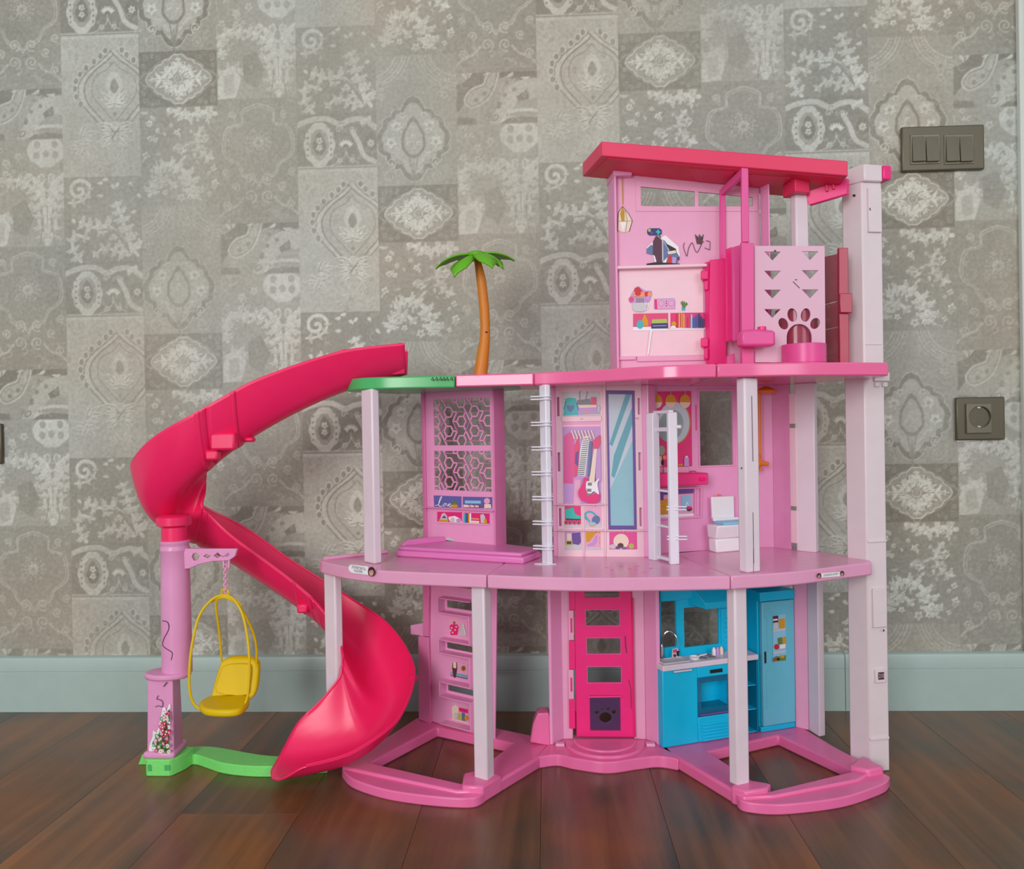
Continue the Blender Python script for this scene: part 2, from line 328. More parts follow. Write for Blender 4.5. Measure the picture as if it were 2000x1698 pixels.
def m_ogee():
    c = Canvas(300, 535); c.t[:] = .2; cx = 202
    for x in (20, 60, 230, 275): c.spiral(x, 30, 14, 1, 1.3, 3, -.08, .5)
    c.stroke([(0, 8), (300, 8)], 5, .38, .6)
    L = [(cx, 62), (cx - 34, 96), (cx - 92, 140), (cx - 126, 190), (cx - 118, 250), (cx - 74, 306), (cx - 24, 360), (cx, 392)]
    for s_ in (-1, 1):
        p = curve_pts([(cx + s_ * (cx - x), y) for x, y in L], 6)
        c.stroke(p, 24, .05, .3); c.stroke(p, 17, .36, .6); c.stroke([(x + s_ * 12, y) for x, y in p], 3.4, -.5, .2); c.stroke([(x - s_ * 12, y) for x, y in p], 4, -.5, .2)
        for k in range(2, len(p) - 14, 3): c.fill(ell(p[k][0] + s_ * 24, p[k][1] - 10, 9, 12, 10), -.3, .5); c.stroke(ell(p[k][0] + s_ * 24, p[k][1] - 10, 11, 14, 12), 3.4, .5, .6)
        q = [(cx + s_ * 70, 150), (cx + s_ * 82, 220), (cx + s_ * 54, 280)]
        c.stroke(curve_pts([(cx, 102), (cx + s_ * 24, 130), (cx + s_ * 74, 160), (cx + s_ * 84, 225), (cx + s_ * 40, 285), (cx, 330)], 6), 3, -.3, .2)
        for k, (a, l) in enumerate(((-1.2, 66), (-.75, 70), (-.3, 58), (.2, 46))): c.leaf(cx, 262, l, a if s_ > 0 else -math.pi - a, 24, .55, .6, 0, -.4)
        for k in range(4): c.leaf(cx + s_ * 10, 350 + 16 * k, 66 - 6 * k, -.5 + .28 * k if s_ > 0 else math.pi + .5 - .28 * k, 22, .52, .6, s_ * .3, -.4)
        c.stroke(curve_pts([(cx, 470), (cx + s_ * 22, 440), (cx + s_ * 40, 410), (cx + s_ * 70, 400)], 6), 4, .42, .6)
        c.spiral(cx + s_ * 34, 470, 20, 2, s_ * 1.4, 5, .38, .6)
        c.flower(cx + s_ * 60, 506, 18, .35, -.05, 5)
    c.fill(scallop(cx, 190, [(0, -50), (26, -22), (30, 14), (0, 44)], 5), .46, .6); c.fill(scallop(cx, 196, [(0, -30), (13, -10), (14, 12), (0, 28)], 3), -.2, .2)
    c.dot(cx, 300, 7, -.25); c.dot(cx, 344, 17, .5); c.dot(cx, 340, 10, .3)
    for a, l in ((2.2, 66), (2.7, 74), (3.2, 60), (1.8, 54)): c.leaf(70, 380, l, a - math.pi, 26, .4, .6, .3, -.25); c.leaf(60, 400, l, a - math.pi / 2, 28, .42, .6, -.2, -.25); c.leaf(74, 412, l * .9, a, 26, .4, .6, .3, -.2)
    return c
def m_swirl():
    c = Canvas(300, 325); c.t[:] = -.3
    c.spiral(58, 50, 44, -.4, -1.25, 13, .6, .8); acanthus(c, [(20, 96), (60, 92), (92, 70), (100, 40)], 9, .55, 4, 24)
    acanthus(c, [(280, 300), (230, 240), (170, 190), (110, 190), (60, 170)], 13, .6, 7, 52)
    acanthus(c, [(270, 290), (240, 220), (220, 150), (200, 100)], 12, .6, 6, 48)
    acanthus(c, [(60, 320), (30, 270), (36, 220), (90, 232)], 13, .55, 5, 34)
    acanthus(c, [(240, 300), (190, 280), (150, 270), (110, 300)], 10, .5, 5, 34)
    for x, y in ((150, 20), (180, 34), (210, 22), (170, 6), (250, 26), (280, 70), (276, 130), (150, 70), (26, 160)): c.leaf(x, y, 24, rw.uniform(0, 3), 14, .6, .7, .5)
    for k in range(5): c.stroke(curve_pts([(250, 290), (230 - 12 * k, 230 - 6 * k), (190 - 18 * k, 190 + 4 * k)], 6), 3, -.38, .1)
    return c
def m_tulip():
    c = Canvas(300, 204); c.t[:] = -.42
    c.stroke(curve_pts([(0, 40), (50, 22), (110, 18), (160, 40), (200, 26), (250, 26), (300, 60)], 6), 20, .34, .6); c.stroke([(0, 198), (300, 198)], 6, .2, .5)
    o = scallop(82, 112, [(0, -80), (34, -60), (52, -20), (54, 26), (34, 64), (0, 88)], 8)
    c.fill(o, .4, .6); c.fill([(82 + (x - 82) * .62, 112 + (y - 112) * .7) for x, y in o], -.1, .3)
    c.fill(scallop(82, 112, [(0, -46), (20, -14), (24, 18), (0, 46)], 4), -.62, .1); c.flower(82, 100, 15, .5, -.2, 5); c.flower(82, 126, 14, .5, -.2, 5)
    for s_ in (-1, 1):
        for k in range(5): c.dot(82 + s_ * 44, 66 + 22 * k, 4.4, -.5)
    for k in range(7): c.leaf(182, 128, 34, -2.6 + .35 * k, 11, .62, .7)
    c.fill(scallop(182, 124, [(0, -10), (12, 2), (0, 18)], 3), -.5); c.stroke(curve_pts([(182, 130), (178, 160), (150, 185), (120, 196)], 5), 3, .35); c.stroke(curve_pts([(182, 140), (196, 170), (230, 186)], 5), 3, .35)
    for s_ in (-1, 1): c.spiral(182 + s_ * 26, 60, 14, 0, s_ * 1.3, 4, .3); c.flower(182 + s_ * 24, 176, 13, .36, -.2, 5)
    c.stroke(curve_pts([(208, 70), (230, 110), (250, 160), (290, 184)], 6), 18, .34, .6)
    c.fill(scallop(276, 110, [(0, -34), (22, -10), (18, 24), (0, 32)], 5), -.62); c.flower(276, 114, 16, .55, -.3, 6)
    for k in range(5): c.leaf(270 - 8 * k, 10 + 5 * k, 26, 1.2, 10, .5, .7)
    return c
def m_paisley():
    c = Canvas(300, 209); c.t[:] = -.05
    c.fill([(60, 0), (300, 0), (300, 40), (230, 52), (180, 36), (120, 54), (70, 96), (20, 140), (0, 170), (0, 60), (30, 50)], -.58, .1)
    o = curve_pts([(150, 10), (140, 60), (112, 112), (60, 140), (36, 118), (60, 84), (104, 66), (118, 36)], 6, True)
    c.stroke(o + o[:1], 20, .3, .6); c.fill(o, .12, .4); c.stroke(o + o[:1], 3, -.4, .2)
    o2 = curve_pts([(300, 50), (220, 56), (172, 96), (150, 150), (120, 206), (200, 196), (210, 150), (250, 120), (300, 116)], 6, True); c.fill(o2, .24, .5)
    c.fill([(222, 112), (262, 84), (268, 118), (230, 130)], -.56); c.stroke(curve_pts([(170, 200), (190, 172), (240, 160), (300, 164)], 6), 12, .42, .7)
    for k in range(8): c.fill(ell(186 + 15 * k, 178 - 6 * math.sin(k * .4), 5, 7, 8), -.1)
    c.fill([(160, 209), (190, 190), (240, 184), (300, 190), (300, 209)], -.5, .1); c.fill([(0, 180), (70, 186), (74, 209), (0, 209)], -.5, .1)
    for x, y in ((72, 118), (104, 96), (158, 136), (178, 104), (214, 84), (156, 146), (186, 62)): c.flower(x, y, 10, -.5, -.1, 5)
    c.stroke(ell(142, 186, 13, 9, 14, -.6), 3.4, -.55)
    for x, y, a in ((20, 20, .4), (50, 6, 1.2), (130, 14, 2.2), (210, 20, 2.), (270, 40, 2.6)): c.leaf(x, y, 34, a, 13, .42, .7, .6)
    return c
def m_tree():
    c = Canvas(300, 406); c.t[:] = -.02; cx = 232
    c.fill(scallop(cx, 46, [(0, -44), (54, -40), (72, 6), (40, 46), (0, 60)], 8), .5, .6)
    for x, y in ((-34, 20), (34, 20), (0, 56), (-36, 60), (36, 60)): c.fill(scallop(cx + x, y, [(0, -14), (13, 0), (0, 16)], 4), .02, .2)
    for s_ in (-1, 1):
        for k in range(5): c.stroke(curve_pts([(cx + s_ * 4, 400), (cx + s_ * (8 + 2 * k), 260), (cx + s_ * (14 + 12 * k), 190 - 14 * k), (cx + s_ * (30 + 16 * k), 140 + 6 * k)], 6), 9, .56, .7)
        acanthus(c, [(cx + s_ * 10, 260), (cx + s_ * 40, 200), (cx + s_ * 90, 160), (cx + s_ * 150, 150)], 12, .56, 6, 44)
        acanthus(c, [(cx + s_ * 8, 390), (cx + s_ * 30, 330), (cx + s_ * 36, 270), (cx + s_ * 70, 250)], 12, .5, 5, 34)
        c.stroke(curve_pts([(cx + s_ * 30, 400), (cx + s_ * 22, 350), (cx + s_ * 14, 300)], 5), 4, -.3, .2); c.fill(ell(cx + s_ * 18, 150, 10, 18, 12), .15, .3); c.stroke(ell(cx + s_ * 18, 150, 10, 18, 14), 4, .62)
    acanthus(c, [(20, 250), (10, 190), (50, 150), (100, 180)], 16, .5, 6, 40); acanthus(c, [(10, 400), (14, 330), (60, 290), (96, 310)], 18, .52, 6, 40)
    c.fill([(10, 300), (60, 286), (90, 330), (70, 400), (6, 406)], .5, .5); c.fill([(24, 320), (60, 310), (66, 380), (24, 396)], .2, .3)
    c.fill([(96, 250), (150, 230), (180, 300), (150, 370), (100, 340)], -.3, .2)
    for _ in range(12): c.flower(rw.uniform(6, 160), rw.uniform(6, 150), rw.uniform(10, 20), rw.uniform(.3, .55), .0, 5)
    return c
def m_faded():
    c = Canvas(300, 468); c.t[:] = -.24; cx = 150
    for sc, tn in ((1., .26), (.93, .12)):
        for s_ in (-1, 1):
            q = [(cx, 20), (cx + s_ * 60, 44), (cx + s_ * 64, 90), (cx + s_ * 118, 108), (cx + s_ * 136, 165), (cx + s_ * 128, 214), (cx + s_ * 84, 246), (cx + s_ * 62, 288), (cx + s_ * 20, 306), (cx, 330)]
            q = [(cx + (x - cx) * sc, 170 + (y - 170) * sc) for x, y in q]; c.stroke(curve_pts(q, 5), 4.2, tn, .6)
    for R in (46, 32, 18):
        for k in range(14): c.dot(cx + R * math.cos(k * .449), 165 + R * math.sin(k * .449) * .9, 3.2, .22)
    c.flower(cx, 165, 26, .2, -.2, 9)
    for s_ in (-1, 1):
        for (x, y, r) in ((34, 300, 24), (34, 366, 26), (90, 330, 18), (100, 60, 16), (124, 400, 20), (128, 276, 16)): c.spiral(cx + s_ * x, y, r, 1.2, s_ * 1.5, 5, .24, .6)
        c.stroke(curve_pts([(cx + s_ * 60, 372), (cx + s_ * 86, 400), (cx + s_ * 120, 412), (cx + s_ * 150, 440)], 5), 9, .2, .6)
    for _ in range(44): c.spiral(rw.uniform(5, 295), rw.uniform(5, 460), rw.uniform(5, 11), rw.uniform(0, 6), 1.1, 2.2, .06, .4)
    for _ in range(120): c.dot(rw.uniform(0, 300), rw.uniform(0, 468), rw.uniform(1, 2.6), rw.uniform(-.1, .14))
    return c
NPX = 1064
def enrich(c, n):
    q = random.Random(n)
    for _ in range(int(c.w * c.h / 3600)):
        x, y, r = q.uniform(6, c.w - 6), q.uniform(6, c.h - 6), q.uniform(6, 15); k = q.random(); tn = q.choice((.5, .42, -.55))
        if k < .5: c.spiral(x, y, r, q.uniform(0, 6), q.choice((-1.3, 1.3)), 2.6, tn, .6, .42)
        elif k < .8:
            a = q.uniform(0, 6); c.stroke(curve_pts([(x, y), (x + r * 1.4 * math.cos(a), y + r * 1.4 * math.sin(a)), (x + r * 2.4 * math.cos(a + .7), y + r * 2.4 * math.sin(a + .7))], 4), 4.2, tn, .6, .4)
        else: c.stroke(ell(x, y, r * .5, r * .6, 10) + ell(x, y, r * .5, r * .6, 10)[:1], 2.4, tn, .5, .45)
    return c
def column(parts):
    t = np.zeros((NPX, 300)); r = np.zeros((NPX, 300))
    for off, c in parts:
        rows = (np.arange(c.h) + int(round(off * NPX))) % NPX; t[rows] = c.t; r[rows] = c.r
    return t, r
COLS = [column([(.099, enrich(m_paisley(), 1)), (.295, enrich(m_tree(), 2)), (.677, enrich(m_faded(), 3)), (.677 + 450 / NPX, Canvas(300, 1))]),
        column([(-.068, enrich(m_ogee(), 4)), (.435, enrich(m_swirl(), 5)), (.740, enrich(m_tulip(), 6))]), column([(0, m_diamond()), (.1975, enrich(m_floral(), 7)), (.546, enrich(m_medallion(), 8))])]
def blur(a, k):
    for ax in (0, 1):
        a = sum(np.roll(a, j, ax) for j in range(-k, k + 1)) / (2 * k + 1)
    return a
TT = np.stack([blur(np.pad(t, 0), 1) for t, r in COLS]); RR = np.stack([blur(r, 1) for t, r in COLS])
def vnoise(x, y, s, seed):
    g = np.random.RandomState(seed).rand(64, 64); x, y = x / s, y / s; i, j = np.floor(x).astype(int), np.floor(y).astype(int); fx, fy = x - i, y - j
    fx, fy = fx * fx * (3 - 2 * fx), fy * fy * (3 - 2 * fy); q = lambda a, b: g[(i + a) % 64, (j + b) % 64]
    return (q(0, 0) * (1 - fx) + q(1, 0) * fx) * (1 - fy) + (q(0, 1) * (1 - fx) + q(1, 1) * fx) * fy
def wall_material():
    m = bpy.data.materials.new('embossed_wallpaper'); m.use_nodes = True; nt = m.node_tree; N, L = nt.nodes, nt.links; b = N['Principled BSDF']
    at = N.new('ShaderNodeAttribute'); at.attribute_name = 'Col'; tc = N.new('ShaderNodeTexCoord')
    nz = N.new('ShaderNodeTexNoise'); nz.inputs['Scale'].default_value = 150; nz.inputs['Detail'].default_value = 5; L.new(tc.outputs['Object'], nz.inputs['Vector'])
    rp = N.new('ShaderNodeValToRGB'); rp.color_ramp.elements[0].position = .3; rp.color_ramp.elements[1].position = .7; rp.color_ramp.elements[0].color = (.86, .86, .86, 1); rp.color_ramp.elements[1].color = (1.1, 1.1, 1.1, 1)
    L.new(nz.outputs['Fac'], rp.inputs['Fac']); mx = N.new('ShaderNodeMix'); mx.data_type = 'RGBA'; mx.blend_type = 'MULTIPLY'; mx.inputs['Factor'].default_value = 1
    L.new(at.outputs['Color'], mx.inputs['A']); L.new(rp.outputs['Color'], mx.inputs['B']); L.new(mx.outputs['Result'], b.inputs['Base Color'])
    b.inputs['Roughness'].default_value = .5; b.inputs['Specular IOR Level'].default_value = .35
    bp = N.new('ShaderNodeBump'); bp.inputs['Strength'].default_value = .25; bp.inputs['Distance'].default_value = .001; L.new(nz.outputs['Fac'], bp.inputs['Height']); L.new(bp.outputs['Normal'], b.inputs['Normal'])
    return m
def make_wall():
    xs = np.concatenate([np.arange(-1.6, -1.09, .01), np.arange(-1.09, .856, .002), [.9, .96]]); zs = np.concatenate([[0, .05], np.arange(.098, 1.37, .002), np.arange(1.38, 1.71, .01)])
    Xg, Zg = np.meshgrid(xs, zs); x = Xg.ravel(); z = Zg.ravel()
    ci = np.floor((x - U0) / TW).astype(int); g = np.floor_divide(ci, 3); c = ci - 3 * g
    lu = ((x - U0) / TW - ci) * 300; lv = ((V0 - z) / PER - .5 * g) % 1.0 * NPX
    iu = np.clip(lu.astype(int), 0, 299); iv = np.clip(lv.astype(int), 0, NPX - 1); t = TT[c, iv, iu]; r = RR[c, iv, iu]
    wear = np.clip(.78 + .85 * (vnoise(x + 3, z + 3, .33, 1) - .42) + .25 * vnoise(x + 3, z + 3, .05, 2), .45, 1.3)
    t = 1.22 * t * wear + .16 * (vnoise(x + 3, z + 3, .022, 3) - .5) + .22 * (vnoise(x + 3, z + 3, .09, 4) - .5)
    t = np.clip(t, -.85, .9); warm = vnoise(x + 3, z + 3, .16, 5)[:, None]
    dark, mid, light = np.array([128, 124, 112.]), np.array([168, 165, 153.]), np.array([212, 213, 203.])
    k = t[:, None]; col = np.where(k > 0, mid + (light - mid) * k, mid + (mid - dark) * k) + (warm - .5) * np.array([9, -1, -9.])
    col = np.clip(col / 255, 0, 1); col = np.where(col <= .04045, col / 12.92, ((col + .055) / 1.055) ** 2.4)
    nx, nz = len(xs), len(zs); y = -.00045 * r * wear
    co = np.stack([x, y, z], 1).astype(np.float32); a = np.arange(nx * nz).reshape(nz, nx)
    q = np.stack([a[:-1, :-1], a[:-1, 1:], a[1:, 1:], a[1:, :-1]], -1).reshape(-1, 4).astype(np.int32)
    me = bpy.data.meshes.new('wall_back'); me.vertices.add(len(co)); me.vertices.foreach_set('co', co.ravel()); me.loops.add(q.size); me.loops.foreach_set('vertex_index', q.ravel())
    me.polygons.add(len(q)); me.polygons.foreach_set('loop_start', np.arange(0, q.size, 4, dtype=np.int32)); me.polygons.foreach_set('loop_total', np.full(len(q), 4, np.int32)); me.update(calc_edges=True)
    at = me.color_attributes.new('Col', 'FLOAT_COLOR', 'POINT'); at.data.foreach_set('color', np.concatenate([col, np.ones((len(col), 1))], 1).astype(np.float32).ravel())
    me.polygons.foreach_set('use_smooth', np.ones(len(q), bool)); me.materials.append(wall_material())
    o = bpy.data.objects.new('wall_back', me); COL.objects.link(o); setp(o, 'patchwork ornament wallpaper in worn greige tones behind the dollhouse', kind='structure'); return o
make_wall()
def floor_material():
    m = bpy.data.materials.new('dark_laminate'); m.use_nodes = True; nt = m.node_tree; N, L = nt.nodes, nt.links; b = N['Principled BSDF']
    tc = N.new('ShaderNodeTexCoord'); oi = N.new('ShaderNodeObjectInfo'); mp = N.new('ShaderNodeMapping'); mp.inputs['Scale'].default_value = (30, 1.6, 1)
    ad = N.new('ShaderNodeVectorMath'); ad.operation = 'ADD'; cb = N.new('ShaderNodeCombineXYZ'); ml = N.new('ShaderNodeMath'); ml.operation = 'MULTIPLY'; ml.inputs[1].default_value = 19
    L.new(oi.outputs['Random'], ml.inputs[0]); L.new(ml.outputs[0], cb.inputs['Y']); L.new(ml.outputs[0], cb.inputs['Z']); L.new(tc.outputs['Object'], ad.inputs[0]); L.new(cb.outputs[0], ad.inputs[1]); L.new(ad.outputs[0], mp.inputs['Vector'])
    n1 = N.new('ShaderNodeTexNoise'); n1.inputs['Scale'].default_value = 1.; n1.inputs['Detail'].default_value = 8; n1.inputs['Roughness'].default_value = .62; n1.inputs['Distortion'].default_value = .7; L.new(mp.outputs[0], n1.inputs['Vector'])
    n2 = N.new('ShaderNodeTexNoise'); n2.inputs['Scale'].default_value = 5.; n2.inputs['Detail'].default_value = 3; L.new(ad.outputs[0], n2.inputs['Vector'])
    rp = N.new('ShaderNodeValToRGB'); e = rp.color_ramp.elements; e[0].position = .3; e[0].color = rgb((60, 48, 38)); e[1].position = .7; e[1].color = rgb((136, 98, 66))
    x = rp.color_ramp.elements.new(.5); x.color = rgb((92, 73, 56)); L.new(n1.outputs['Fac'], rp.inputs['Fac'])
    r2 = N.new('ShaderNodeValToRGB'); e = r2.color_ramp.elements; e[0].position = .35; e[0].color = rgb((78, 72, 62)); e[1].position = .66; e[1].color = rgb((152, 88, 40)); L.new(n2.outputs['Fac'], r2.inputs['Fac'])
    mx = N.new('ShaderNodeMix'); mx.data_type = 'RGBA'; mx.inputs['Factor'].default_value = .5; L.new(rp.outputs['Color'], mx.inputs['A']); L.new(r2.outputs['Color'], mx.inputs['B'])
    hs = N.new('ShaderNodeHueSaturation'); mr = N.new('ShaderNodeMapRange'); mr.inputs['To Min'].default_value = .85; mr.inputs['To Max'].default_value = 1.2; L.new(oi.outputs['Random'], mr.inputs['Value']); L.new(mr.outputs[0], hs.inputs['Value'])
    L.new(mx.outputs['Result'], hs.inputs['Color']); L.new(hs.outputs[0], b.inputs['Base Color'])
    m3 = N.new('ShaderNodeMapRange'); m3.inputs['To Min'].default_value = .2; m3.inputs['To Max'].default_value = .38; L.new(n1.outputs['Fac'], m3.inputs['Value']); L.new(m3.outputs[0], b.inputs['Roughness'])
    bp = N.new('ShaderNodeBump'); bp.inputs['Strength'].default_value = .12; bp.inputs['Distance'].default_value = .001; L.new(n1.outputs['Fac'], bp.inputs['Height']); L.new(bp.outputs[0], b.inputs['Normal'])
    return m
MATS['laminate'] = floor_material(); P('subfloor', (30, 24, 20), .7); P('skirting', (170, 190, 185), .4); P('casing', (206, 214, 206), .4)
fl = MB().box(-1.65, 1.65, -1.72, .02, -.03, -.0105).build('floor', 'subfloor'); setp(fl, 'dark brown laminate plank floor running up to the wall', kind='structure')
PW = .1645; joints = {2: [-.405, -1.5], 0: [-.53, -1.6]}
for k in range(-5, 15):
    xa = -.839 + PW * k; cuts = joints.get(k, [-((k * .47) % 1.15) - .55])
    if k >= 3 and k not in joints: cuts = [c_ - .55 for c_ in cuts]
    ys = [.018] + [c for c in sorted(cuts, reverse=True) if c > -1.7] + [-1.71]
    for a, b in zip(ys[:-1], ys[1:]):
        MB().box(xa + .00015, xa + PW - .00015, b + .00015, a - .00015, -.0105, 0).build('floor_plank', 'laminate', fl, bevel=.0003, seg=1)
bb = MB(); sec = [(0, .0), (-.013, .0), (-.013, .074), (-.0122, .0748), (-.0122, .0757), (-.013, .0765), (-.013, .097), (-.011, .1015), (-.006, .1035), (0, .1035)]
xj = UY(1651, 1330, -.013)[0]
bo = MB().box(-1.62, .96, -.0125, -.001, .0, .001).build('baseboard_back', 'skirting'); setp(bo, 'painted pale grey-green skirting board along the wallpapered wall', kind='structure')
for a, b in ((-1.6, xj - .0006), (xj + .0006, .853)):
    q0 = [(a, y, z + .0004) for y, z in sec]; q1 = [(b, y, z + .0004) for y, z in sec]; MB().hexa(q0, q1).build('baseboard_board', 'skirting', bo, smooth=30)
tr = MB(); tr.box(.8535, .866, -.012, 0, .0, 1.7); tr.box(.867, .97, -.03, 0, .0, 1.7); o = tr.build('trim_1', 'casing', bevel=.002); setp(o, 'pale painted door casing strip at the right edge of the wall', kind='structure')
o = MB().box(.971, 1.72, -.02, .015, .004, 1.7).build('door_1', 'casing', bevel=.002); setp(o, 'pale painted door beside the wallpapered wall', kind='structure')
# ------------------------------------------------------------------ dollhouse shell
Z0, Z1, Z1U, Z2, Z2U = .0185, .317, .298, .604, .5855
dh = thing('dollhouse', 'three storey pink plastic dollhouse with pale columns and crimson sloped roof', 'dollhouse', (.08, -.25, 0))
def arc(pts, n=5): return curve_pts(pts, n)
def base_wing(name, outer, hole, front, pads, back_blocks=()):
    b = MB(); b.prism(outer, 0, Z0, holes=[hole]); o = b.build(name, 'base_pink', dh, bevel=.003)
    f = MB(); f.prism(front, 0, .0145); f.build('front_curb', 'base_pink', o, bevel=.0035)
    for pd in pads: m_ = MB(); m_.prism(pd, .0, Z0 + .006); m_.build('column_socket', 'base_pink', o, bevel=.003)
    return o
# left wing: square frame turned about -30 degrees with a curved front curb
bl = base_wing('base_wing', [(-.316, -.294), (-.262, -.319), (-.133, -.374), (-.096, -.372), (-.02, -.262), (.0, -.205), (-.02, -.18), (-.085, -.145), (-.19, -.085), (-.235, -.092)],
               [(-.277, -.280), (-.193, -.136), (-.062, -.206), (-.130, -.350)],
               arc([(-.316, -.292), (-.300, -.318), (-.278, -.338), (-.234, -.363), (-.181, -.379), (-.130, -.387), (-.105, -.384), (-.092, -.366)]) + [(-.14, -.352), (-.27, -.300)],
               [[(-.126, -.372), (-.097, -.374), (-.072, -.338), (-.104, -.318), (-.128, -.33)]])
br = base_wing('base_wing', [(.192, -.267), (.257, -.390), (.300, -.385), (.430, -.335), (.470, -.300), (.438, -.215), (.41, -.12), (.36, -.115), (.19, -.195), (.17, -.225)],
               [(.240, -.238), (.366, -.172), (.436, -.306), (.296, -.372)],
               arc([(.250, -.380), (.257, -.395), (.293, -.403), (.342, -.396), (.395, -.380), (.440, -.355), (.468, -.335), (.482, -.316)]) + [(.470, -.290), (.43, -.315), (.30, -.375)],
               [[(.244, -.372), (.262, -.386), (.292, -.378), (.302, -.362), (.262, -.344)], [(.430, -.302), (.452, -.318), (.478, -.306), (.462, -.27)]])
st = MB(); st.prism(arc([(-.026, -.262), (.007, -.251), (.034, -.264), (.082, -.278), (.129, -.264), (.162, -.256), (.191, -.267)]) + [(.175, -.2), (.14, -.17), (.02, -.17), (-.005, -.2)], 0, Z0)
so = st.build('entry_base', 'base_pink', dh, bevel=.0025)
s2 = MB(); s2.prism(ell(.084, -.205, .064, .062, 24, 0, math.pi, 2 * math.pi, True), Z0 - .002, Z0 + .004); s2.build('door_step', 'base_pink', so, bevel=.002)
s2 = MB(); s2.prism(ell(.084, -.205, .050, .048, 24, 0, math.pi, 2 * math.pi, True), Z0 + .002, Z0 + .0065); s2.build('door_step', 'base_pink', so, bevel=.002)
for x in (.006, .148): MB().box(x, x + .014, -.222, -.212, Z0, Z0 + .005).build('snap_tab', 'soft_pink', so, bevel=.001)
# gabled block between the left wing and the door
gb = MB(); gf = Frame((-.03, -.215), (.0, -.215))
q = gf.px([(1035, 1451), (1041, 1415), (1050, 1394), (1071, 1393), (1073, 1400), (1075, 1458)], 0); gf.plate(gb, q, 0, -.03); gb.build('gable_block', 'base_pink', dh, bevel=.002)

# floor decks: three snapped segments on each storey
def deck_piece(name, poly, za, zb, m, label=None):
    b = MB(); b.prism(poly, za, zb); return b.build(name, m, dh, bevel=.0022, label=label)
F1 = arc([(-.361, -.232), (-.310, -.283), (-.252, -.320), (-.178, -.343), (-.0875, -.366)], 5)
F2 = arc([(-.0865, -.3662), (-.03, -.381), (.025, -.391), (.085, -.395), (.15, -.394), (.2445, -.389)], 5)
F3 = arc([(.2455, -.3888), (.337, -.362), (.422, -.317), (.470, -.293)], 5)
d1 = deck_piece('floor_deck', F1 + [(-.055, -.2), (-.075, -.13), (-.225, -.085), (-.27, -.16), (-.305, -.190), (-.363, -.222)], Z1U, Z1, 'deck_pink')
d2 = deck_piece('floor_deck', F2 + [(.2, -.19), (.15, -.165), (.0, -.165), (-.054, -.2)], Z1U, Z1, 'deck_pink')
d3 = deck_piece('floor_deck', F3 + [(.478, -.262), (.425, -.165), (.395, -.115), (.355, -.10), (.28, -.15), (.201, -.19)], Z1U, Z1, 'deck_pink')
rimb = MB(); rimb.tube([(-.358, -.224, Z1 + .002), (-.305, -.191, Z1 + .003), (-.268, -.162, Z1 + .003)], .003, 8); rimb.build('deck_lip', 'deck_pink', d1)
G3 = arc([(-.137, -.2675), (-.08, -.272), (-.018, -.281)], 4)
G4 = arc([(-.0175, -.281), (.045, -.300), (.10, -.335), (.165, -.372), (.232, -.379)], 6)
G5 = arc([(.233, -.379), (.30, -.379), (.37, -.370), (.43, -.356), (.478, -.340)], 5)
deck_piece('roof_deck', G3 + [(-.01, -.14), (-.137, -.14)], Z2U, Z2, 'roofdeck_pink')
deck_piece('roof_deck', G4 + [(.232, -.16), (-.009, -.14)], Z2U, Z2, 'roofdeck_pink')
deck_piece('roof_deck', G5 + [(.486, -.3), (.478, -.25), (.43, -.16), (.37, -.11), (.233, -.16)], Z2U, Z2, 'roofdeck_pink')
deck_piece('lawn_deck', arc([(-.318, -.185), (-.316, -.222), (-.295, -.250), (-.27, -.264), (-.235, -.270), (-.19, -.270), (-.138, -.268)], 5) + [(-.138, -.25), (-.04, -.25), (-.04, -.16), (-.11, -.09), (-.25, -.09)], Z2U - .001, Z2 - .001, 'deck_green', 'grass green balcony deck under the top of the slide')
sc_ = MB()
for x in (-.172, -.160, -.150, -.143, -.155, -.166): sc_.tube([(x, -.2705, Z2 - .003), (x + .003, -.2703, Z2 - .009), (x - .002, -.2702, Z2 - .006)], .0007, 5)
sc_.build('pen_scribble', 'scratch', dh)

# columns
def column4(name, quad, z0, z1, m='column_pink', label=None, bevel=.0025):
    b = MB(); b.prism(quad, z0, z1); return b.build(name, m, dh, bevel=bevel, label=label)
colA = column4('support_column', [(-.112, -.343), (-.092, -.355), (-.0825, -.337), (-.102, -.325)], Z0 + .004, Z1U)
colB = column4('support_column', [(.245, -.356), (.2545, -.368), (.2735, -.360), (.264, -.347)], Z0 + .004, Z1U)
colC = column4('support_column', [(-.287, -.250), (-.266, -.268), (-.256, -.258), (-.277, -.240)], Z1, Z2U)
colD = column4('support_column', [(.2625, -.358), (.2715, -.370), (.2925, -.362), (.283, -.349)], Z1, Z2U)
def colpx(pl, pc, pr, y, Y, dl=.012, dr=.010):
    C_, L_, R_ = UY(pc, y, Y), UY(pl, y, Y + dl), UY(pr, y, Y + dr); return [(L_[0], L_[1]), (C_[0], C_[1]), (R_[0], R_[1]), (L_[0] + R_[0] - C_[0], L_[1] + R_[1] - C_[1])]
colE = column4('support_column', colpx(632, 654, 669, 1150, -.222, .011, .009), .0, Z1U)
colF = column4('support_column', colpx(1543, 1555, 1580, 430, -.275, .012, .006), Z2, .868)
scr = MB()
for (c, pts) in ((0, [(.0, .33), (.0, .40)]), (0, [(.001, .47), (.0005, .56)]), (0, [(-.0005, .318), (-.0002, .35)])):
    scr.tube([(.2815 + a, -.3665, z) for a, z in pts], .0004, 5)
scr.tube([(.2665, -.3665, .46), (.2668, -.3667, .462)], .0009, 5); scr.build('scratch', 'scratch', colD)
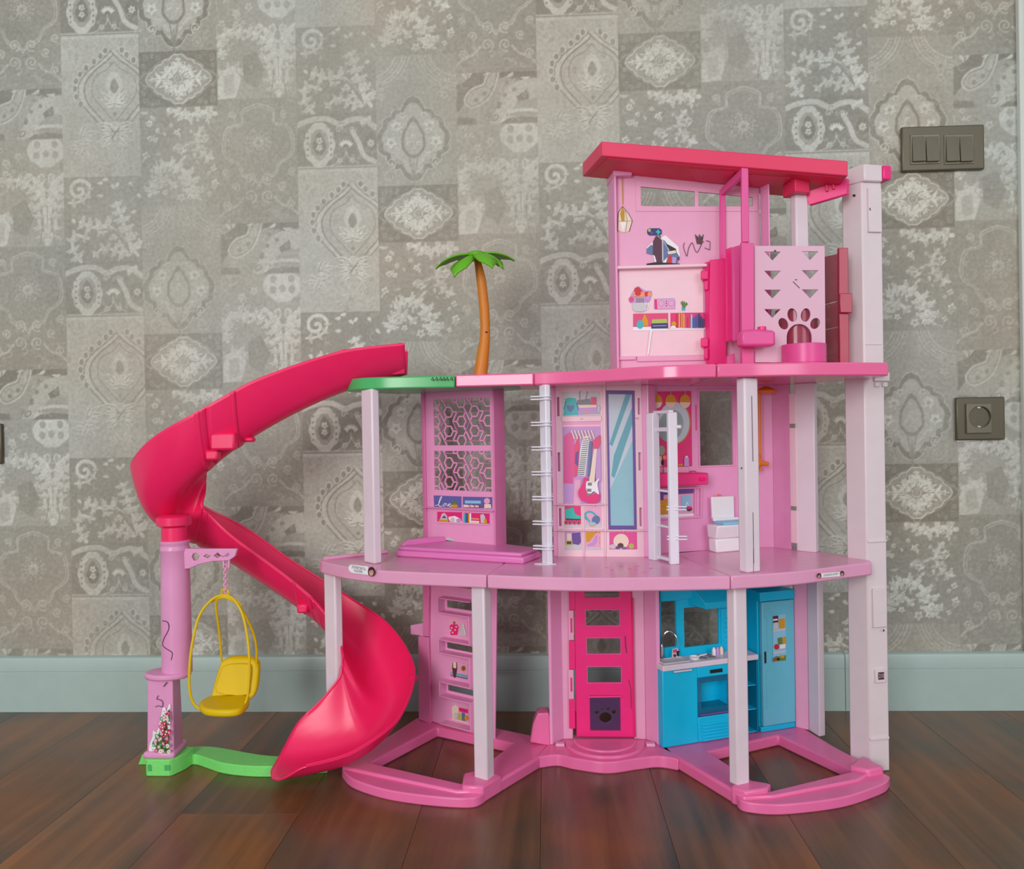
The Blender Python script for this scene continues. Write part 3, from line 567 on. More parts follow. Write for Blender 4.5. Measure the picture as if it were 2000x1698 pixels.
# lift tower
tw = MB(); TQ = [(.452, -.245), (.472, -.271), (.504, -.264), (.490, -.236)]; tw.prism(TQ, 0, .878); to = tw.build('lift_tower', 'tower_pink', dh, bevel=.002)
TF = Frame((.472, -.271), (.504, -.264)); TL = Frame((.452, -.245), (.472, -.271))
cp = MB(); cp.prism([(.451, -.244), (.474, -.277), (.503, -.270), (.490, -.235)], .877, .902); cp.build('tower_cap', 'tower_pink', to, bevel=.002)
e = MB(); e.prism([(.5035, -.272), (.517, -.268), (.510, -.245), (.497, -.249)], .880, .901); e.build('cap_end', 'magenta', to, bevel=.002)
def relief(x0, y0, x1, y1, n=.003, name='relief_panel', m='tower_pink'):
    b = MB(); TF.plate(b, TF.rect(x0, y0, x1, y1), -.001, n); return b.build(name, m, to, bevel=.001)
relief(1693, 368, 1720, 455, .004); relief(1701, 1205, 1730, 1325 - 98, .004) if False else relief(1702, 1150, 1730, 1224, .004)
relief(1690, 672, 1722, 674, .0012, 'seam_band'); relief(1694, 1056, 1731, 1059, .0018, 'seam_band'); relief(1699, 1441, 1736, 1444, .002, 'seam_band'); relief(1707, 1308, 1728, 1332, .004, 'keypad')
a = Art(TF, .0046); a.rect(1715.5, 1314, 1727, 1327.5, 'maroon'); ko = a.build('display', to)
text('house_number', '210', TF, 1721.5, 1321, 8.5, .0052, 'lightgrey', ko, .62)
cl = MB()
TF.plate(cl, TF.rect(1705, 728, 1735, 745), -.002, .004); TF.plate(cl, TF.rect(1707, 747, 1717, 756), -.002, .003); TF.plate(cl, TF.rect(1722, 747, 1732, 756), -.002, .003); cl.build('clip_bracket', 'tower_pink', to, bevel=.001)
a = Art(TF, .0045); a.rect(1712, 733.5, 1717, 735.5, 'black').rect(1723, 733.5, 1729, 735.5, 'black'); a.build('bracket_slot', to)
a = Art(TL, .0006); a.oval(1668, 382, 3., 2.6, 'scratch'); a.build('screw_hole', to)
a = Art(TF, .0048); a.line([(1699, 406), (1700, 411)], 1.6, 'scratch').oval(1726, 1232, 1.6, 2.2, 'scratch'); a.build('scuff_mark', to)

# ------------------------------------------------------------------ ground floor
# shelf panel on the left
LP = Frame((-.226, -.102), (-.131, -.163))
sp = MB(); ol = LP.px([(829, 1120), (970, 1120), (966, 1446), (822, 1404), (820, 1242), (802, 1240), (801, 1222), (829, 1217)], 0)
wins = [LP.rect(872, 1171, 955, 1199), LP.rect(872, 1255, 955, 1282), LP.rect(874, 1338, 956, 1368), LP.rect(864, 1143.5, 935, 1146.5)]
LP.plate(sp, ol, -.004, 0, holes=wins); so_ = sp.build('shelf_panel', 'panel_pink', dh, bevel=.0012)
ed = MB(); LP.plate(ed, LP.px([(821, 1242), (841, 1244), (845, 1412), (822, 1404)]), 0, .006); LP.plate(ed, LP.px([(830, 1130), (842, 1131), (841, 1243), (830, 1241)]), 0, .006); ed.build('edge_rib', 'panel_deep', so_, bevel=.001)
uA_, uB_ = LP.uz(855, 1250, .018)[0], LP.uz(916.5, 1250, .018)[0]; ZS = [LP.uz(885, y, .018)[1] for y in (1172, 1200.5, 1254, 1280, 1337.5, 1366, 1420)]; tk_ = .0018
for z in ZS: b = MB(); LP.plate(b, [(uA_, z), (uB_, z), (uB_, z - tk_), (uA_, z - tk_)], 0, .018); b.build('shelf', 'panel_pink', so_, bevel=.0006)
for i in range(6):
    b = MB(); x0, x1 = (uA_, uA_ + tk_) if i % 2 == 0 else (uB_ - tk_, uB_); LP.plate(b, [(x0, ZS[i] - tk_), (x1, ZS[i] - tk_), (x1, ZS[i + 1]), (x0, ZS[i + 1])], 0, .018); b.build('shelf_side', 'panel_pink', so_, bevel=.0004)
a = Art(LP, .0006); a.rect(877, 1209, 913, 1246, 'print_rose' if False else 'soft_pink').rect(877, 1241, 913, 1248, 'cream').poly([(878, 1224), (881, 1220), (893, 1220), (896, 1225), (893, 1241), (880, 1241)], 'print_pink').oval(887, 1217, 2.5, 3, 'gold')
for x, y in ((882, 1227), (889, 1231), (884, 1236), (891, 1225), (880, 1232)): a.oval(x, y, 1.6, 1.6, 'cream')
a.poly([(903, 1217), (905, 1217), (911, 1242), (896, 1242)], 'lightgrey').line([(904, 1218), (909, 1240)], 1.2, 'white'); a.build('sticker', so_, 'sticker of a pink perfume bottle and a silver one')
a = Art(LP, .0006); a.rect(879, 1291, 913, 1328, 'soft_pink').rect(879, 1324, 914, 1331, 'cream').rect(880, 1316, 913, 1320, 'aqua').rect(880, 1320.5, 913, 1324.5, 'steel_blue').rect(890, 1311, 912, 1315.5, 'cream').poly([(884, 1294), (892, 1294), (893, 1306), (890, 1324), (886, 1324), (883, 1306)], 'brown').rect(885, 1293, 891, 1306, 'cream').oval(905, 1306, 4, 5, 'gold'); a.build('sticker', so_, 'sticker of a lamp and stacked books')
a = Art(LP, .0006); a.rect(881, 1371, 915, 1408, 'soft_pink').rect(882, 1406, 916, 1412, 'cream').poly([(882, 1382), (890, 1377), (897, 1384), (892, 1404), (884, 1404)], 'cream').rect(896, 1382, 914, 1394, 'print_pink').rect(894, 1394, 902, 1408, 'lime').rect(902, 1392, 908, 1409, 'steel_blue').oval(911, 1403, 4, 5, 'amber').oval(890, 1398, 4, 6, 'lightgrey'); a.build('sticker', so_, 'sticker of a shell and small gifts')
# doorway
DF = Frame((.0, -.188), (.2, -.192))
def jamb(pts, name='door_jamb', m='panel_pink', z0=Z0, z1=Z1U):
    b = MB(); b.prism(pts, z0, z1); return b.build(name, m, dh, bevel=.001)
xl = lambda x, y, Y: UY(x, y, Y)[0]
jamb([(xl(1071, 1300, -.213), -.213), (xl(1077, 1300, -.213), -.213), (xl(1099, 1300, -.190), -.190), (xl(1097, 1300, -.184), -.184)], m='panel_pink')
jamb([(xl(1098, 1300, -.190), -.191), (xl(1117, 1300, -.188), -.190), (xl(1117, 1300, -.184), -.184), (xl(1097, 1300, -.184), -.184)], m='soft_pink')
jamb([(xl(1236, 1300, -.190), -.190), (xl(1259, 1300, -.190), -.192), (xl(1259, 1300, -.184), -.185), (xl(1236, 1300, -.184), -.185)], m='soft_pink')
jamb([(xl(1259, 1300, -.190), -.191), (xl(1283, 1300, -.214), -.214), (xl(1290, 1300, -.214), -.214), (xl(1262, 1300, -.184), -.184)], m='panel_pink')
dr = thing('front_door', None, None, (.08, -.19, Z0)) if False else None
DD = Frame((.0, -.1935), (.2, -.1975)); db = MB()
holes = [DD.rect(1142, 1156, 1209, 1167), DD.rect(1144, 1192, 1210, 1222), DD.rect(1146, 1247, 1212, 1277), DD.rect(1147.5, 1303, 1213, 1333.5), DD.rect(1153, 1362, 1211, 1426)]
DD.plate(db, DD.px([(1121, 1140), (1233, 1140), (1242, 1441), (1126, 1440)]), -.004, 0, holes=holes); door = db.build('door', 'magenta', dh, bevel=.0012)
wf = MB()
for h in holes[1:4]:
    (u0, z0), (u1, _), (_, z1), _ = h
    o_ = [(u0 - .0018, z0 + .0018), (u1 + .0018, z0 + .0018), (u1 + .0018, z1 - .0018), (u0 - .0018, z1 - .0018)]; wf = MB(); DD.plate(wf, o_, 0, .0012, holes=[[(u0, z0), (u1, z0), (u1, z1), (u0, z1)]]); wf.build('window_rim', 'hot_pink', door, bevel=.0004)
for k, (y0, y1) in enumerate(((1148, 1192), (1252, 1308), (1366, 1424))):
    b = MB(); DD.plate(b, DD.rect(1111, y0, 1124, y1, .001), -.003, .0015); b.build('hinge', 'magenta', door, bevel=.001)
for k, (y0, y1) in enumerate(((1193, 1251), (1309, 1366))):
    b = MB(); DD.plate(b, DD.rect(1110, y0, 1121, y1, .001), -.003, .001); DD.plate(b, DD.rect(1114, y0 + 15, 1118, y1 - 15, .001), .0, .002, mi=1); b.build('hinge_leaf', ['soft_pink', 'magenta'], door, bevel=.0005)
hb = MB(); DD.plate(hb, DD.rect(1234, 1168, 1240, 1436, .0), -.002, .004); hb.build('door_edge', 'magenta', door, bevel=.001)
fb = MB(); pf = [DD.px(ell(1182.5, 1402, 12, 10, 14), .001), DD.px(ell(1166, 1391, 4, 4.6, 10), .001), DD.px(ell(1175.5, 1385.5, 4, 3, 10), .001), DD.px(ell(1188, 1385, 4, 3, 10), .001), DD.px(ell(1199, 1391, 4, 4.6, 10), .001)]
DD.plate(fb, DD.rect(1152, 1359, 1212, 1427.5, .001), -.001, .0012, holes=pf); fo = fb.build('pet_flap', 'flap', door, bevel=.0003, label='dark purple pet flap with paw cut-outs')
b = MB(); b.tube([DD.P(*DD.uz(1149, 1362, .002), .002), DD.P(*DD.uz(1214, 1361, .002), .002)], .0016, 8); b.build('flap_pin', 'magenta', fo)
a = Art(DD, .0008); a.line([(1221, 1243), (1222, 1262), (1224, 1276)], 1.6, 'scratch').line([(1228, 1328), (1232, 1345), (1233, 1385)], .9, 'scratch'); a.build('pen_scribble', door)

# bench row: name stickers on the deck rims
RF1 = Frame((-.310, -.2835), (-.252, -.3205)); RF3 = Frame((.337, -.362), (.422, -.317))
def name_sticker(fr, pts, ends, lines, n):
    a = Art(fr, n); a.poly(pts, 'white')
    for (x, y, rx, ry) in ends: a.oval(x, y, rx, ry, 'hair').oval(x - .05 * rx, y + .18 * ry, rx * .62, ry * .68, 'skin').oval(x - rx * .32, y, .8, .9, 'hair').oval(x + rx * .22, y + .4, .8, .9, 'hair').poly([(x - rx * .7, y - ry * .2), (x, y - ry * .85), (x + rx * .75, y - ry * .2), (x + rx * .3, y - ry * .35), (x - rx * .1, y - ry * .3)], 'hair')
    o = a.build('name_sticker', dh)
    for (tx, x, y, h, sq, rot) in lines: text('sticker_text', tx, fr, x, y, h, n + .0014, 'grey', o, sq, rot)
name_sticker(RF1, [(680.5, 1108), (684, 1103.5), (690, 1103.5), (719, 1107), (719, 1123.5), (690, 1120), (684, 1117.5), (681, 1113)], [(725.5, 1117, 7, 9.5)], [('ZEYNEP BETÜL', 700.5, 1110, 5.4, .78, -.04), ('KUZTEPE', 699.5, 1116.4, 5.0, .8, -.04)], .0035)
name_sticker(RF3, [(1604, 1120), (1641, 1117), (1641.5, 1126), (1604.5, 1129)], [(1600, 1125, 4, 5), (1645, 1120.5, 4, 5)], [('ZEYNEP BETÜL KUZTEPE', 1623, 1122.8, 4.0, .62, .0)], .0035)
for x, y, dx, dy in ((1180, 1108, 9, 1), (1192, 1114, 6, -1), (1226, 1111, 7, 1), (1240, 1106, 10, 0), (1252, 1117, 9, 1), (1268, 1111, 8, -1), (1210, 1105, 6, 1)):
    b = MB(); p, q = UZ(x, y, Z1 + .0003), UZ(x + dx, y + dy, Z1 + .0003); b.tube([p, (p + q) / 2 + np.array([0, .0015, 0]), q], .0004, 5); b.build('scuff_mark', 'purple' if False else 'panel_deep', d2)

# kitchen back wall and side walls of the right wing
KF = Frame((.174, -.228), (.404, -.139))
kw = MB(); kw.prism([(.404, -.139), (.421, -.153), (.424, -.147), (.406, -.128)], Z0, Z1U); kw.build('side_panel', 'soft_pink', dh, bevel=.001)
kw = MB(); kw.prism([(.421, -.153), (.4285, -.181), (.440, -.176), (.430, -.145)], Z0, Z1U); kw.build('rear_pillar', 'column_pink', dh, bevel=.0015)

# ------------------------------------------------------------------ kitchen unit, fridge (stand in the right wing)
kt = thing('play_kitchen', 'bright turquoise toy kitchen with pale worktop, oven and window splashback', 'kitchen unit', (.23, -.2, Z0))
def kpart(name, m, items, bevel=.001, parent=None, label=None):
    b = MB(); ms = m if isinstance(m, (list, tuple)) else [m]
    for it in items: KF.plate(b, it[0], it[1], it[2], holes=it[3] if len(it) > 3 else (), mi=it[4] if len(it) > 4 else 0)
    return b.build(name, list(ms), parent or kt, bevel=bevel, label=label)
NB = -.035
# back panel with two window openings
ko1, ko2 = KF.rect(1291, 1174, 1321.5, 1263, NB), KF.rect(1335.5, 1188, 1404.5, 1257.5, NB); zb_ = KF.uz(1340, 1290, NB)[1]
umin, umax = KF.uz(1287, 1200, NB)[0], KF.uz(1484.5, 1300)[0] - .003
kpart('splashback', 'teal', [([(umin, Z1U - .001), (umax, Z1U - .001), (umax, zb_ - .02), (umin, zb_ - .02)], NB - .004, NB, [[(ko1[0][0], ko1[0][1]), ko1[1], ko1[2], ko1[3]], ko2])], bevel=0)
kpart('wall_cupboard', 'teal', [(KF.px([(1288, 1140), (1412, 1132), (1420, 1158), (1321, 1174), (1289, 1176)], NB + .006), NB, NB + .006)])
lat = [KF.px([(1412, 1212 + 19 * k), (1417, 1205 + 19 * k), (1424, 1212 + 19 * k), (1417, 1219 + 19 * k)], NB + .002) for k in range(3)]
kpart('lattice_strip', 'teal', [(KF.rect(1408, 1190, 1428, 1256, NB + .002), NB, NB + .002, lat)], bevel=0)
hd = MB(); z_t, z_m, z_b = KF.uz(1350, 1160, NB + .025)[1], KF.uz(1360, 1180, NB + .025)[1], KF.uz(1360, 1192, NB + .025)[1]
ua, ub = KF.uz(1345, 1180, NB)[0], KF.uz(1425, 1180, NB)[0]
q0 = [KF.P(ua, z_t + .012, NB), KF.P(ub, z_t + .012, NB), KF.P(ub, z_b + .004, NB), KF.P(ua, z_b + .004, NB)]; q1 = [KF.P(ua + .014, z_m, NB + .028), KF.P(ub, z_m, NB + .028), KF.P(ub, z_b, NB + .028), KF.P(ua + .014, z_b, NB + .028)]
hd.hexa(q0, q1); hd.build('extractor_hood', 'teal', kt, bevel=.001)
# lower cabinet with oven opening and open shelf bay
zc = KF.uz(1297, 1311)[1]; zt = KF.uz(1297, 1300)[1]; uL = KF.uz(1295, 1400)[0]; uR = KF.uz(1480, 1350)[0]; uO0, uO1 = KF.uz(1363, 1350)[0], KF.uz(1424, 1350)[0]; uS = KF.uz(1452, 1350)[0]
ovz1, ovz0 = KF.uz(1390, 1322)[1], KF.uz(1390, 1398)[1]; zk = Z0 + .0005
kpart('cabinet', 'teal', [([(uL, zc), (uO0, zc), (uO0, zk), (uL, zk)], -.034, 0), ([(uO0, zc), (uS, zc), (uS, ovz1), (uO0, ovz1)], -.034, 0), ([(uO0, ovz0), (uS, ovz0), (uS, zk), (uO0, zk)], -.034, 0), ([(uO1, ovz1), (uS, ovz1), (uS, ovz0), (uO1, ovz0)], -.034, 0)], bevel=.0015)
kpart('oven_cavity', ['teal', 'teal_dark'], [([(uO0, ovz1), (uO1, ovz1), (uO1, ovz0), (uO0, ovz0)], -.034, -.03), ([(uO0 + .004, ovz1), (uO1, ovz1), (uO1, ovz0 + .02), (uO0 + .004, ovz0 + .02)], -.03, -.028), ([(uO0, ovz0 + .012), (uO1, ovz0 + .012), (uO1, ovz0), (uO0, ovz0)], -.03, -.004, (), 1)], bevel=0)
kpart('oven_door', 'clear_teal', [([(uO0, ovz1), (uO1, ovz1), (uO1, ovz0), (uO0, ovz0)], -.001, .0006, [[(uO0 + .006, ovz1 - .008), (uO1 - .004, ovz1 - .008), (uO1 - .004, ovz0 + .012), (uO0 + .006, ovz0 + .012)]])], bevel=.0003, label='see-through oven door frame')
ow = MB(); ow.tube([KF.P(uO0 + .003, ovz1 - .004, .004), KF.P(uO1 - .003, ovz1 - .004, .004)], .0014, 8); ow.build('oven_handle', 'clear_teal', kt)
ow = MB(); ow.tube([KF.P(uO0 + .002, ovz0 + .004, .003), KF.P(uO1 - .003, ovz0 + .004, .003)], .0016, 8); ow.build('oven_hinge', 'purple', kt)
r = KF.rect(1387, 1310, 1411, 1316, .0008); r = KF.px([(1387, 1309.5), (1411, 1306), (1411.5, 1313), (1387.5, 1316)], .001); kpart('oven_display', 'black', [(r, -.001, .001)], 0)
for k in range(6):
    z = KF.uz(1390, 1411 + 6.2 * k)[1]; b = MB(); KF.plate(b, [(uO0 + .006, z), (uS, z), (uS, z - .0028), (uO0 + .006, z - .0028)], -.001, .0025); b.build('grille_slat', 'teal', kt, bevel=.0008)
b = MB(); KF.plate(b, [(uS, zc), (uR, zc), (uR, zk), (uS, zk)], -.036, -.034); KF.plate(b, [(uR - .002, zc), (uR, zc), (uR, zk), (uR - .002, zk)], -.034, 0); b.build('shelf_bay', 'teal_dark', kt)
for y in (1339, 1386, 1430): b = MB(); z = KF.uz(1470, y)[1]; KF.plate(b, [(uS, z), (uR, z), (uR, z - .0018), (uS, z - .0018)], -.034, -.002); b.build('shelf', 'teal', kt, bevel=.0005)
# worktop
wt = MB(); KF.plate(wt, [(uL - .001, zt), (uR + .0, zt), (uR + .0, zc), (uL - .001, zc)], NB + .0005, .004); wo = wt.build('worktop', 'counter_white', kt, bevel=.0012)
b = MB(); KF.plate(b, KF.px([(1317, 1312), (1352, 1307.5), (1352, 1310.5), (1317, 1315)], .006), .003, .0065); b.build('drawer_pull', 'counter_white', wo, bevel=.0008)
def flatbox(u0, u1, n0, n1, z0, z1, name, m, parent, bevel=.0006, holes=()):
    b = MB(); q = lambda u, n, z: KF.P(u, z, n); b.ext([(u0, n0), (u1, n0), (u1, n1), (u0, n1)], holes, lambda a_, n_, t: q(a_, z0 + (z1 - z0) * t, n_) if False else KF.P(a_, z0 + (z1 - z0) * t, n_)); return b.build(name, m, parent, bevel=bevel)
flatbox(uL + .004, uL + .052, -.029, -.002, zt, zt + .0022, 'sink_rim', 'lightgrey', wo, holes=[[(uL + .008, -.026), (uL + .048, -.026), (uL + .048, -.006), (uL + .008, -.006)]])
fc = MB(); u_ = uL + .016; fc.tube(curve_pts([KF.P(u_, zt, -.03), KF.P(u_ + .001, zt + .028, -.03), KF.P(u_ + .006, zt + .042, -.028), KF.P(u_ + .014, zt + .044, -.024), KF.P(u_ + .021, zt + .036, -.020), KF.P(u_ + .023, zt + .024, -.018)], 5), [.002] * 14 + [.0013] * 12, 8) if False else fc.tube(curve_pts([KF.P(u_, zt, -.03), KF.P(u_ + .001, zt + .028, -.03), KF.P(u_ + .006, zt + .042, -.028), KF.P(u_ + .014, zt + .044, -.024), KF.P(u_ + .021, zt + .036, -.020), KF.P(u_ + .023, zt + .024, -.018)], 5), .0013, 8); fc.lathe(KF.P(u_, zt, -.03), [(.0042, 0), (.004, .004), (.003, .02), (.002, .024)], 12); fc.build('tap', 'chrome', kt)
a = Art(Frame(KF.P(0, 0, -.026)[:2], KF.P(.1, 0, -.026)[:2]), .0); a.poly([(1313, 1268), (1324, 1266), (1327, 1277), (1322, 1285), (1312, 1288)], 'lightgrey').poly([(1314, 1270), (1322, 1268), (1323, 1274), (1315, 1276)], 'print_rose').poly([(1321, 1273), (1327, 1271), (1326, 1281), (1322, 1282)], 'black').oval(1318, 1281, 3, 3, 'brown'); a.build('sticker', kt, 'sticker of soap and brushes behind the tap')
for i, (du, dn) in enumerate(((.062, -.010), (.062, -.022), (.078, -.010), (.078, -.022))):
    b = MB(); c_ = KF.P(uL + du + .018, zt, dn); b.lathe(c_, [(.006, 0), (.006, .0012), (.0045, .0012), (.0045, .0006)], 16); b.build('hob_ring', 'grey', wo)
b = MB(); c_ = KF.P(uL + .066, zt, -.014); b.lathe(c_, [(.007, 0), (.0085, .003), (.0075, .0035), (.006, .001)], 16); b.tube([KF.P(uL + .073, zt + .003, -.014), KF.P(uL + .086, zt + .006, -.010)], .001, 6); b.build('pan', 'white', wo)
for du, m_ in ((.106, 'white'), (.113, 'print_lilac'), (.120, 'cream')): b = MB(); b.lathe(KF.P(uL + du, zt, -.02), [(.003, 0), (.0034, .006), (.003, .009), (.0018, .0115), (.0012, .0125)], 12); b.build('jar', m_, wo)
fg = thing('refrigerator', 'light turquoise toy fridge with food sticker, right of the kitchen unit', 'fridge', tuple(KF.P(KF.uz(1520, 1420)[0], Z0, -.02)))
f0, f1 = KF.uz(1484.5, 1300)[0], .2455; fz1 = KF.uz(1485, 1164)[1]; dz1, dz0 = KF.uz(1486, 1175)[1], KF.uz(1487, 1421)[1]
kpart('housing', 'teal', [([(f0, fz1 + .006), (f1, fz1 + .006), (f1, zk), (f0, zk)], -.036, -.006), ([(f0 - .001, fz1 + .006), (f1, fz1 + .006), (f1, dz1), (f0 - .001, dz1)], -.006, .004), ([(f0, dz0), (f1, dz0), (f1, zk), (f0, zk)], -.006, .001)], parent=fg)
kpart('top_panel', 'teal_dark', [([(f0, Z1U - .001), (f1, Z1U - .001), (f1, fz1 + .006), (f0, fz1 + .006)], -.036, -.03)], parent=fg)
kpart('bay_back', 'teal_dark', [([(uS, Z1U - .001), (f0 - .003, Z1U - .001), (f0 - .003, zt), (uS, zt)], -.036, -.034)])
fd = kpart('fridge_door', 'teal_light', [([(f0 + .003, dz1 - .0015), (f1 - .0005, dz1 - .0015), (f1 - .0005, dz0 + .001), (f0 + .003, dz0 + .001)], -.005, .003)], bevel=.0015, parent=fg)
a = Art(KF, .0038); a.poly([(1493, 1274), (1496.5, 1273), (1497, 1295.5), (1493.5, 1296.5)], 'black'); a.build('grip_slot', fd)
for pts in ([(1494, 1205), (1498, 1207), (1499, 1272)], [(1500, 1309), (1497, 1313), (1497.5, 1386), (1499, 1384)]):
    b = MB(); b.tube([KF.P(*KF.uz(x, y, .0035), .0032) for x, y in pts], .0006, 6); b.build('handle_ridge', 'teal_light', fd)
a = Art(KF, .0038); a.poly([(1509, 1203), (1534, 1199), (1535.5, 1290), (1510, 1294)], 'sky_blue').poly([(1509.5, 1204), (1520, 1202.5), (1520, 1217), (1510, 1219)], 'maroon').poly([(1510, 1210), (1519, 1209), (1519, 1212), (1510, 1213)], 'white').poly([(1521, 1210), (1533, 1208), (1533, 1227), (1522, 1228)], 'amber').poly([(1511, 1217), (1519, 1216), (1520, 1229), (1511, 1230)], 'lightgrey').poly([(1509.5, 1231), (1534.5, 1227), (1534.5, 1231), (1509.5, 1235)], 'lightgrey').oval(1517, 1264, 5, 5.5, 'red').poly([(1519, 1247), (1527, 1245), (1528, 1258), (1520, 1260)], 'print_green').poly([(1528, 1246), (1535, 1244), (1535, 1258), (1529, 1259)], 'amber').poly([(1523, 1260), (1534, 1258), (1534, 1266), (1523, 1268)], 'white').poly([(1510, 1274), (1535, 1270), (1535, 1274), (1510, 1278)], 'lightgrey').poly([(1510, 1286), (1517, 1282), (1526, 1284), (1535, 1280), (1535, 1290), (1510, 1293)], 'print_green').oval(1514, 1289, 3, 2.6, 'red').oval(1520, 1288, 3, 2.6, 'black').oval(1528, 1283, 4, 3, 'amber'); a.build('sticker', fd, 'sticker of stocked fridge shelves')

# ------------------------------------------------------------------ first floor: lattice panel and bench
lp = MB(); Lt = Frame((-.226, -.102), (-.131, -.163))
ol = Lt.px([(828, 757), (964, 757), (969, 1072), (829, 1060)]); lat1 = Lt.rect(846.5, 781, 958, 870); lat2 = Lt.rect(847.5, 881, 960, 961)
uA, uB = Lt.uz(827, 900)[0], Lt.uz(966, 900)[0]
def rr(r): return [(r[0][0], r[0][1]), (r[1][0], r[0][1]), (r[1][0], r[2][1]), (r[0][0], r[2][1])]
lat1, lat2 = rr(lat1), rr(lat2)
Lt.plate(lp, [(uA, Z2U), (uB, Z2U), (uB, Z1), (uA, Z1)], -.003, 0, holes=[lat1, lat2]); lpo = lp.build('lattice_panel', 'panel_pink', dh)
b = MB(); Lt.plate(b, [(uB, Z2U), (uB + .0025, Z2U), (uB + .0025, Z1), (uB, Z1)], -.026, .004); Lt.plate(b, [(uA, Z2U), (uA + .007, Z2U), (uA + .007, Z1), (uA, Z1)], 0, .004); b.build('panel_edge', 'panel_deep', lpo, bevel=.0008)
# the lattice itself: thin bars, three nested hexagon families meeting at stars, clipped to each opening
def clip_seg(p, q, r):
    (x0, z1), (x1, _), (_, z0), _ = r; t0, t1 = 0., 1.; dx, dz = q[0] - p[0], q[1] - p[1]
    for pp, qq in ((-dx, p[0] - x0), (dx, x1 - p[0]), (-dz, p[1] - z0), (dz, z1 - p[1])):
        if pp == 0:
            if qq < 0: return None
        else:
            k = qq / pp
            if pp < 0: t0 = max(t0, k)
            else: t1 = min(t1, k)
    return None if t0 >= t1 else ((p[0] + dx * t0, p[1] + dz * t0), (p[0] + dx * t1, p[1] + dz * t1))
A_ = (lat1[1][0] - lat1[0][0]) / 2.16; hexes = []
def lattice(r, ph):
    b = MB(); s = A_ / math.sqrt(3) / 1.0; w = .00105; ri = s * .52; V_ = A_
    segs = []
    for i in range(-2, 8):
        for j in range(-3, 8):
            cx = r[0][0] + .004 + i * s * 1.5 * .58; cz = r[0][1] - ph - j * s * math.sqrt(3) * .58 - (i % 2) * s * math.sqrt(3) * .29
            R_ = s * .58; k3 = (i + 0) % 1
            hv = [(cx + R_ * math.cos(a), cz + R_ * math.sin(a)) for a in [math.pi / 3 * k for k in range(6)]]; iv = [(cx + R_ * .52 * math.cos(a), cz + R_ * .52 * math.sin(a)) for a in [math.pi / 3 * k for k in range(6)]]
            for k in range(6):
                segs.append((iv[k], iv[(k + 1) % 6]))
                if k % 2 == (j + i) % 2: segs.append((hv[k], hv[(k + 1) % 6]))
            # spokes at alternate corners
            for k in (0, 2, 4) if (i % 2) else (1, 3, 5): segs.append((iv[k], hv[k]))
            for k in range(6):
                m1 = ((hv[k][0] + hv[(k + 1) % 6][0]) / 2, (hv[k][1] + hv[(k + 1) % 6][1]) / 2); m0 = ((iv[k][0] + iv[(k + 1) % 6][0]) / 2, (iv[k][1] + iv[(k + 1) % 6][1]) / 2)
    for p, q in segs:
        c = clip_seg(p, q, r)
        if not c: continue
        (a0, z0), (a1, z1) = c; d = math.hypot(a1 - a0, z1 - z0)
        if d < .0005: continue
        nx, nz = -(z1 - z0) / d * w, (a1 - a0) / d * w
        Lt.plate(b, [(a0 + nx, z0 + nz), (a1 + nx, z1 + nz), (a1 - nx, z1 - nz), (a0 - nx, z0 - nz)], -.0028, -.0002)
    return b.build('lattice', 'panel_pink', lpo)
lattice(lat1, .006); lattice(lat2, .004)
b = MB(); zz = Lt.uz(900, 994, .008)[1]; Lt.plate(b, [(uA + .006, zz), (uB, zz), (uB, zz - .0015), (uA + .006, zz - .0015)], 0, .009); b.build('shelf', 'panel_pink', lpo, bevel=.0005)
a = Art(Lt, .0006); a.poly([(847, 968), (901, 970), (901, 992), (848, 990)], 'print_blue').poly([(904, 970.5), (961, 971.5), (961, 994), (904, 992)], 'print_blue')
a.poly([(881, 986), (893, 986), (894, 991), (880, 991)], 'amber').poly([(884, 986), (883, 978), (887, 983), (888, 975), (889, 983), (893, 979), (891, 986)], 'print_green')
a.poly([(908, 978), (939, 978.5), (939, 984), (908, 983.5)], 'sky_blue').poly([(905, 986), (935, 988), (935, 991), (905, 991)], 'cream').oval(951, 979, 6, 6, 'soft_pink').poly([(946, 985), (958, 985), (960, 993), (945, 993)], 'cream')
for x in (915, 924, 934, 942): a.line([(x, 986), (x + 4, 991)], 1.4, 'red')
lv = a.build('sticker', lpo, 'sticker of shelf ornaments, the word Love and a pineapple')
lw = MB(); PT = lambda pts: [Lt.P(*Lt.uz(x, y, .0022), .0022) for x, y in pts]
lw.tube(PT([p for p in curve_pts([(850, 988), (856, 986), (861, 976), (863, 971), (860.5, 972), (857, 984), (858, 989), (864, 989)], 4)]), .0007, 5); lw.tube(PT(curve_pts([(869, 984), (865.5, 986), (867, 989.5), (870, 987), (869, 984), (872, 984), (874, 989), (877, 984.5), (876, 988), (880, 985.5), (878, 984), (876.5, 988), (880, 990), (883, 988)], 3)), .0006, 5); lw.build('love_lettering', 'white', lv)
a = Art(Lt, .0006); a.poly([(854, 1000), (902, 1001), (902, 1021), (854, 1019)], 'print_pink').poly([(906, 1002), (956, 1003.5), (956, 1024), (906, 1022)], 'print_pink').poly([(859, 1015), (863, 1004), (868, 1002), (873, 1008), (874, 1016)], 'lightgrey').poly([(862, 1012), (868, 1007), (872, 1013)], 'purple').poly([(857, 1015), (876, 1016), (876, 1020), (857, 1019)], 'amber').poly([(876, 1010), (888, 1008), (900, 1014), (902, 1021), (880, 1020), (876, 1014)], 'white').oval(884, 1016, 4, 5, 'lightgrey').oval(896, 1017, 5, 4, 'print_lilac')
for i, (x, m_) in enumerate(((906, 'aqua'), (910, 'blue'), (914, 'amber'), (917, 'white'))): a.poly([(x, 1003), (x + 3.2, 1003), (x + 3.2, 1022), (x, 1022)], m_)
